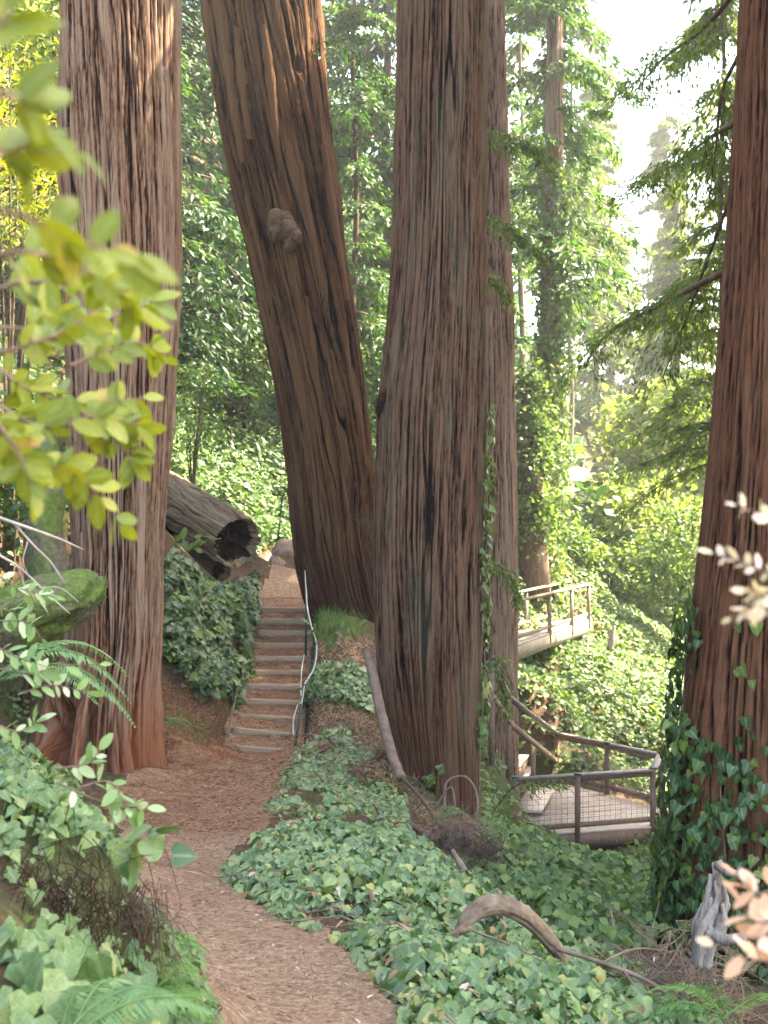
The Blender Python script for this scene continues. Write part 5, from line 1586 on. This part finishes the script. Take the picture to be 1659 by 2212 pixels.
rootlets(985, 1800, 10.7, 240, 26, .22, rt, 'twig'); rootlets(1040, 1850, 10.4, 200, 26, .22, rt, 'bole')
for pts in (((960, 1750, 11.2), (965, 1690, 11.3), (1005, 1678, 11.2), (1030, 1715, 11.1), (1028, 1770, 11.0), (1000, 1810, 10.9)), ((1010, 1850, 10.8), (1055, 1850, 10.6), (1085, 1825, 10.5), (1095, 1795, 10.5)), ((940, 1745, 11.3), (975, 1700, 11.2), (985, 1760, 11.1))):
    MB().tube(spline([V(*p) for p in pts], 24), [.012, .006], 6, True, .1, 1).build('root', M['twig'], rt)
e = thing('root_tangle', 'reddish hanging roots on the bare face of the near left bank', 'roots', V(230, 1980, 4.5))
rng = np.random.default_rng(421)
rootlets(130, 1960, 4.02, 260, 80, .16, e, 'hollow', .002, grav=1.2); rootlets(280, 1990, 4.5, 240, 36, .15, e, 'bole', .002, grav=1.4)
e = thing('twig_tangle', 'dry brown twig tangle in the lower right corner below the ivy trunk', 'branch', V(1450, 2150, 7.0))
rng = np.random.default_rng(422)
rootlets(1450, 2110, 7.3, 170, 60, .38, e, 'twig', .0045, grav=.3); rootlets(1520, 2180, 6.8, 130, 40, .32, e, 'deadwood', .004, grav=.3)
e = thing('twig_tangle', 'dry root hairs hanging in the cleft between leaning and central trunks', 'branch', V(790, 1120, 19))
rng = np.random.default_rng(423)
rootlets(795, 1125, 18.95, 45, 12, .3, e, 'bole', .003, grav=.9)
sn = thing('grey_snag', 'weathered grey broken stump among dry leaves at lower right', 'tree stump', V(1540, 2040, 6.6))
rng = np.random.default_rng(440)
mb = MB()
for k in range(15):
    an = k * 2.4; rr_ = .012 + .030 * math.sqrt(k / 15)
    x0, y0 = rr_ * math.cos(an), rr_ * math.sin(an)
    top = at(1548, 1845 + 7 * k + rng.uniform(0, 45), 6.6)
    b0 = at(1515, 2085, 6.6)
    m1 = b0 * .6 + top * .4 + np.array([-.012 + rng.normal(0, .014), 0, 0]); m2 = b0 * .25 + top * .75 + np.array([.02 + rng.normal(0, .014), 0, 0])
    q = spline([b0 + np.array([x0 * .9, y0 * .9, 0]), m1 + np.array([x0 * 1.25, y0 * 1.25, 0]), m2 + np.array([x0, y0, 0]), top + np.array([x0 * 1.1, y0 * 1.1, 0])], 22)
    r0 = rng.uniform(.016, .026)
    mb.tube(q, np.array([r0 * .9, r0, r0 * 1.05, r0 * .9, .004 if k % 2 else .011]), 9, True, .6, k)
mb.build('stump', M['greywood'], sn)
MB().tube(spline([V(1552, 1870, 6.6), V(1580, 1885, 6.5), V(1640, 1905, 6.4)], 14), [.03, .022, .012], 9, True, .3, 3).build('side_branch', M['greywood'], sn)
MB().tube(spline([V(1525, 2010, 6.6), V(1570, 2030, 6.5), V(1610, 2020, 6.45)], 14), [.035, .03, .018], 9, True, .3, 3).build('side_branch', M['greywood'], sn)
stick('dead_branch', 'bare pale forked twig reaching in front of the left trunk', 'branch', [(-20, 1112, 5.0), (60, 1140, 5.0), (130, 1165, 5.1), (182, 1188, 5.2)], [.008, .007, .006, .002], 'paletwig', 6, 18, .1, 11,
      [(((30, 1130, 5.0), (70, 1175, 5.0), (110, 1215, 5.0), (140, 1260, 5.0)), [.006, .002]), (((60, 1170, 5.0), (50, 1210, 5.0), (60, 1240, 5.0)), [.004, .0015])])
stick('dead_branch', 'pale dry twigs hanging over the mossy rock at far left', 'branch', [(-20, 1190, 5.2), (40, 1225, 5.2), (100, 1280, 5.2), (150, 1325, 5.2)], [.006, .005, .004, .002], 'paletwig', 6, 18, .1, 12,
      [(((40, 1225, 5.2), (60, 1290, 5.2), (70, 1330, 5.2)), [.004, .0015]), (((90, 1270, 5.2), (130, 1270, 5.2), (170, 1300, 5.2)), [.004, .0015])])
stick('fallen_branch', 'slim brown stick lying up the left end of the lower steps', 'branch', [(492, 1592, 15.5), (500, 1548, 15.8), (509, 1508, 16.1), (514, 1485, 16.3)], [.009, .009, .007, .004], 'twig', 6, 14, .1, 13)
# driftwood snag on the far slope
stick('grey_snag', 'small pale broken snag on the green slope below the bridge', 'tree stump', [(1318, 1405, 35), (1322, 1375, 35), (1328, 1352, 35)], [.10, .08, .03], 'greywood', 9, 12, .4, 14)


# ------------------------------------------------------------------ ferns
def frond_mesh(length, arch, mat, seed, npin=30, width=.16):
    """a frond along +y that arches over; base at the origin"""
    rng = np.random.default_rng(seed)
    t = np.linspace(0, 1, 14)
    c = np.stack([0.03 * np.sin(t * 3 + seed), length * t * (1 - .12 * t), length * (arch * t - arch * 1.15 * t ** 2.2)], -1)
    v, f = tube(c, np.linspace(.004, .001, 14), 4, False)
    vs, fs = [v], [np.array(f)]
    nb = len(v)
    ti = np.linspace(.12, .99, npin)
    for side in (-1, 1):
        i = np.interp(ti, t, np.arange(14)); k = np.clip(i.astype(int), 0, 12)
        p = c[k] + (c[k + 1] - c[k]) * (i - k)[:, None]
        d = norm(c[k + 1] - c[k])
        s = np.stack([np.full(npin, side), np.full(npin, .0), np.full(npin, .0)], -1)
        ln = width * np.sin(np.pi * np.clip(ti * .86 + .14, 0, 1)) ** .8 * rng.uniform(.85, 1.1, npin) + .006
        dd = s + d * .45 + np.array([0, 0, -.25]) + rng.normal(0, .06, (npin, 3))
        R = frames(dd, np.array([0, 0, 1.0]) + rng.normal(0, .15, (npin, 3)))
        w = length / npin * .62
        q = np.einsum('nij,nkj->nki', R, DIA_V[None] * np.stack([np.full(npin, w), ln, np.full(npin, .02)], -1)[:, None]) + p[:, None]
        vs.append(q.reshape(-1, 3)); fs.append(np.arange(npin * 4).reshape(-1, 4) + nb); nb += npin * 4
    return mesh('frond', np.concatenate(vs), [np.concatenate(fs)], mat)


def fern(label, base, n, length, mat, seed, az=(0, 360), arch=.7, width=.1, name='sword_fern', npin=30, group='ferns along the path'):
    rng = np.random.default_rng(seed)
    e = thing(name, label, 'fern', base, group)
    ms = [frond_mesh(length, arch * s, M[mat], seed + k, npin, width) for k, s in enumerate((.7, 1.0, 1.25))]
    for k in range(n):
        o = bpy.data.objects.new('frond', ms[k % 3]); COL.objects.link(o); o.parent = e
        a = math.radians(az[0] + (az[1] - az[0]) * (k + rng.uniform(.2, .8)) / n)
        s = rng.uniform(.7, 1.1)
        o.rotation_euler = (rng.uniform(-.15, .2), rng.uniform(-.2, .2), a - math.pi / 2); o.scale = (s, s, s)
    return e


fern('pale sword fern arching in front of the mossy rock at left', V(-20, 1480, 5.6), 6, .70, 'fern_pale', 501, (-35, 60), .75, .075, npin=44)
fern('sword fern spilling onto the path in the bottom left', V(300, 2170, 4.3), 9, .38, 'fern', 502, (-70, 100), .6, .075, npin=34)
fern('small fern under the near left bank at the path edge', V(330, 2060, 4.9), 5, .26, 'fern', 503, (-40, 60), .5, .055, npin=26)
fern('low pale fern at the bottom edge left of the path', V(130, 2250, 2.9), 7, .36, 'fern_pale', 504, (-20, 110), .5, .06, npin=36)
fern('dead tan fern at the foot of the central trunk', V(955, 1800, 11.0), 5, .50, 'fern_dead', 505, (-60, 30), .75, .07)
fern('green fern tucked behind the dead fern', V(945, 1775, 11.7), 5, .45, 'fern', 506, (-50, 60), .75, .07)
fern('small green fern on the bank right of the left trunk', V(345, 1560, 13.6), 5, .42, 'fern', 507, (-60, 30), .5, .06)
fern('dry rusty fern drooping by the foot of the left trunk', V(352, 1590, 13.6), 4, .40, 'fern_dead', 508, (-80, 0), .3, .05)
fern('green fern in the lower right corner under the twig tangle', V(1560, 2200, 6.2), 7, .45, 'fern', 509, (30, 200), .55, .06)
fern('fern among the scrub in front of the deck', V(1150, 1870, 14.6), 7, .55, 'fern', 510, (-20, 200), .7, .07)
fern('fern leaning off the slope behind the deck rail', V(1215, 1640, 27.5), 7, .7, 'fern_pale', 511, (-60, 120), .8, .08)
fern('feathery fern on the slope left of the bridge', V(1210, 1190, 40), 7, .9, 'fern', 512, (-60, 240), .8, .1)

# leafy stems by the steps (compound leaves)
def leaf_stems(label, base, stems, n, size, mat, seed, name='leafy_plant', tv=ELL_V, tf=ELL_F, cat='plant', rad=.005, wood='twig', tilt=.5, group='small plants along the path', facing=(0, -.4, .8), wide=1.0):
    """stems: polylines in layout pixels + depth; n leaves each, every leaf a part"""
    rng = np.random.default_rng(seed)
    e = thing(name, label, cat, base, group)
    Ps, Rs, Ss = [], [], []
    for s in stems:
        c = spline([V(*p) for p in s], 24)
        MB().tube(c, np.linspace(rad, rad * .35, 24), 5, False).build('stem', M[wood], e)
        t = np.sort(rng.uniform(.15, 1, n)); t[-1] = 1.0
        i = t * 22.99; k = i.astype(int)
        p = c[k] + (c[k + 1] - c[k]) * (i - k)[:, None]
        d = norm(c[k + 1] - c[k])
        cr = norm(np.cross(d, (0, -1, .3)))
        sg = np.where(np.arange(n) % 2 == 0, 1., -1.)
        dd = d * rng.uniform(.2, .9, n)[:, None] + cr * (sg * rng.uniform(.4, 1, n))[:, None] + rng.normal(0, .25, (n, 3))
        dd[-1] = d[-1]
        Ps.append(p); Rs.append(frames(dd, np.asarray(facing) + rng.normal(0, tilt, (n, 3)))); Ss.append(size * rng.uniform(.65, 1.2, n))
    TV = tv * np.array([wide, 1, 1])
    leaf_parts('leaf', TV, tf, np.concatenate(Ps), np.concatenate(Rs), np.concatenate(Ss), M[mat], e, 300, 'small_leaves')
    return e


leaf_stems('bushy sprig with layered leaves below the grass tuft by the handrail', V(700, 1390, 17), [[(690, 1395, 17), (715, 1370, 16.9), (745, 1355, 16.8)], [(690, 1395, 17), (730, 1385, 16.8), (775, 1350, 16.8)], [(680, 1400, 17), (690, 1370, 17), (670, 1350, 17)]], 12, .14, 'cover', 601)
leaf_stems('sprig of leaves beside the nearest rail post', V(650, 1500, 16), [[(640, 1490, 16.2), (665, 1480, 16.1), (690, 1470, 16)], [(660, 1500, 16), (690, 1490, 16), (720, 1490, 16)]], 12, .11, 'cover', 602)
leaf_stems('leafy shoot above the shaded log under the left trunk', V(400, 1200, 17.5), [[(360, 1190, 17.5), (395, 1165, 17.3), (440, 1160, 17.2)], [(380, 1200, 17.5), (420, 1185, 17.3), (455, 1170, 17.2)]], 9, .16, 'cover_sun', 603)

# ------------------------------------------------------------------ foliage close to the lens
near = [
    ([(-60, 560, 1.25), (60, 545, 1.25), (180, 580, 1.3), (290, 660, 1.35)], 10),
    ([(-40, 705, 1.7), (90, 710, 1.7), (200, 700, 1.75), (330, 650, 1.8)], 12),
    ([(-40, 770, 1.6), (80, 740, 1.6), (180, 690, 1.65), (270, 640, 1.7)], 11),
    ([(-40, 760, 1.9), (60, 840, 1.9), (190, 870, 1.95), (310, 860, 2.0)], 13),
    ([(-30, 860, 1.8), (90, 920, 1.8), (200, 900, 1.85), (300, 920, 1.9)], 13),
    ([(-30, 940, 1.7), (60, 1000, 1.7), (160, 1020, 1.75), (260, 1130, 1.8)], 11),
    ([(-30, 880, 1.6), (40, 980, 1.6), (70, 1060, 1.6)], 9),
    ([(-40, 640, 1.5), (40, 610, 1.5), (150, 610, 1.5), (250, 600, 1.55)], 11),
    ([(150, 790, 1.8), (230, 760, 1.85), (300, 740, 1.9), (355, 770, 1.95)], 7),
    ([(160, 880, 1.9), (230, 930, 1.9), (290, 1000, 1.9)], 8),
]
leaf_stems('yellow green leafy branch hanging in front of the left trunk', V(-60, 800, 1.7), [s for s, _ in near], 24, .043, 'oak', 611, 'leafy_branch', rad=.0032, cat='branch', tilt=.6, group='foliage close to the camera', facing=(.2, -.8, .5), wide=1.15)
leaf_stems('large blurred yellow green leaves at the upper left edge', V(-60, 400, .95), [[(-50, 180, .9), (30, 210, .9), (90, 260, .92), (170, 330, .95)], [(-60, 300, .9), (20, 330, .92), (80, 300, .95)], [(-50, 440, .95), (60, 470, .95), (170, 520, .98), (280, 560, 1.0)], [(-50, 90, .85), (0, 60, .85), (20, 20, .85)]], 10, .04, 'oak', 612, 'leafy_branch', rad=.003, cat='branch', tilt=.5, group='foliage close to the camera', facing=(.2, -.7, .6), wide=1.2)
leaf_stems('pale sprig with small whitish leaves above the path at left', V(150, 1720, 3.4), [[(120, 1690, 3.4), (190, 1720, 3.4), (250, 1740, 3.4), (318, 1745, 3.4)], [(170, 1700, 3.4), (240, 1690, 3.4), (280, 1760, 3.4)], [(120, 1660, 3.5), (190, 1650, 3.5), (215, 1620, 3.5)]], 10, .05, 'sprig', 613, 'leafy_sprig', rad=.003, group='foliage close to the camera')
leaf_stems('pale leaf cluster poking over the path from the left bank', V(280, 1850, 3.8), [[(250, 1880, 3.9), (300, 1850, 3.8), (375, 1848, 3.8)], [(250, 1820, 3.9), (300, 1815, 3.8), (345, 1800, 3.8)]], 5, .085, 'ivy_light', 614, 'leafy_sprig', rad=.003, group='foliage close to the camera', tv=HEART_V, tf=HEART_F)
leaf_stems('whitish sprig in front of the left trunk foot', V(0, 1480, 4), [[(-20, 1440, 4), (60, 1455, 4), (130, 1440, 4), (215, 1435, 4)], [(40, 1500, 4), (110, 1480, 4), (190, 1495, 4)], [(-20, 1390, 4), (40, 1420, 4), (100, 1440, 4)], [(-20, 1560, 3.9), (40, 1580, 3.9), (80, 1560, 3.9)]], 11, .055, 'sprig', 615, 'leafy_sprig', rad=.003, group='foliage close to the camera')
leaf_stems('pale leafy tangle at the left edge above the mossy rock', V(0, 1250, 4.6), [[(-20, 1230, 4.6), (40, 1270, 4.6), (120, 1290, 4.6)], [(-20, 1300, 4.6), (50, 1330, 4.6), (90, 1290, 4.6)], [(-20, 1340, 4.5), (60, 1345, 4.5), (90, 1380, 4.5)]], 12, .055, 'sprig', 616, 'leafy_sprig', rad=.003, group='foliage close to the camera')
leaf_stems('blush pink sunlit sprig at the right edge', V(1700, 1290, 1.5), [[(1700, 1250, 1.5), (1640, 1230, 1.5), (1590, 1210, 1.5), (1540, 1195, 1.5)], [(1700, 1330, 1.5), (1640, 1310, 1.5), (1580, 1335, 1.5)], [(1700, 1130, 1.5), (1650, 1110, 1.5), (1590, 1092, 1.5)], [(1700, 1270, 1.45), (1650, 1290, 1.45), (1610, 1280, 1.45)]], 12, .020, 'blush', 617, 'leafy_sprig', rad=.0015, group='foliage close to the camera', wide=1.2)
leaf_stems('blurred dry orange leaves in the lower right corner', V(1700, 2000, 1.6), [[(1700, 1900, 1.6), (1640, 1930, 1.6), (1590, 1890, 1.6)], [(1700, 1990, 1.6), (1630, 1990, 1.6), (1600, 1950, 1.6)], [(1700, 2080, 1.55), (1620, 2070, 1.55), (1540, 2040, 1.55)], [(1700, 2040, 1.6), (1650, 2020, 1.6), (1620, 2060, 1.6)]], 7, .031, 'dry', 618, 'leafy_sprig', rad=.0018, group='foliage close to the camera', wide=1.1)
# wispy redwood sprays in front of the pale trunk and the deck
for k, (pts, n, lat, L, W, lab) in enumerate([
        ([(1010, 300, 17), (1060, 290, 16.8), (1120, 300, 16.6), (1180, 330, 16.4)], 1000, .5, .09, .028, 'feathery spray crossing the pale trunk high up'),
        ([(1010, 480, 17), (1060, 470, 16.8), (1110, 500, 16.6), (1160, 540, 16.4)], 900, .42, .09, .028, 'feathery spray in front of the pale trunk at mid height'),
        ([(1020, 620, 17), (1060, 600, 17), (1100, 640, 17)], 450, .3, .08, .026, 'small feathery spray low on the pale trunk'),
        ([(1060, 1760, 14.2), (1110, 1700, 14.0), (1160, 1690, 13.9), (1220, 1690, 13.8)], 320, .26, .07, .02, 'feathery green spray in front of the deck stair'),
        ([(1060, 1850, 14.2), (1130, 1780, 14.0), (1190, 1800, 13.9)], 300, .26, .07, .02, 'feathery green spray below the deck rail'),
        ([(1040, 1240, 16.5), (1070, 1220, 16.4), (1105, 1250, 16.3), (1120, 1300, 16.3)], 500, .3, .08, .025, 'pale spray beside the central trunk above the bridge'),
        ([(1040, 1450, 16.5), (1075, 1420, 16.4), (1090, 1480, 16.3), (1095, 1540, 16.3)], 420, .26, .08, .025, 'hanging spray between central trunk and bridge'),
        ([(1290, 1900, 15), (1330, 1850, 14.8), (1380, 1830, 14.6)], 450, .3, .07, .02, 'low feathery spray in front of the deck edge'),
        ([(700, 90, 18), (760, 110, 17.5), (820, 160, 17), (870, 240, 16.5)], 420, .35, .09, .028, 'dark twig with needles between leaning and central trunks')]):
    c = spline([V(*p) for p in pts], 20)
    e = thing('redwood_spray', lab, 'branch', c[0], 'redwood sprays hanging in the clearing')
    MB().tube(c, np.linspace(.011, .003, 20), 5, False).build('twig', M['bole'], e)
    spray(np.random.default_rng(700 + k), c, n, lat, L, W, M['redwood_pale'] if k != 8 else M['redwood'], e)

# ------------------------------------------------------------------ the bright air of the valley
hv, hf = box(((gx[0] + gx[-1]) / 2, (gy[0] + gy[-1]) / 2, 19), (gx[-1] - gx[0] + 6, gy[-1] - gy[0] + 6, 54))
hz = obj('haze', hv, hf, None, smooth=False)
tag(hz, kind='stuff')
hm = bpy.data.materials.new('haze_air')
hm.use_nodes = True
ht = hm.node_tree
for n_ in list(ht.nodes):
    ht.nodes.remove(n_)
pv = ht.nodes.new("ShaderNodeVolumePrincipled")
pv.inputs["Color"].default_value = (.93, .96, .93, 1)
pv.inputs["Density"].default_value = .0013
pv.inputs["Anisotropy"].default_value = .35
ho = ht.nodes.new("ShaderNodeOutputMaterial")
ht.links.new(pv.outputs[0], ho.inputs["Volume"])
hz.data.materials.append(hm)
cy.volume_bounces = 0
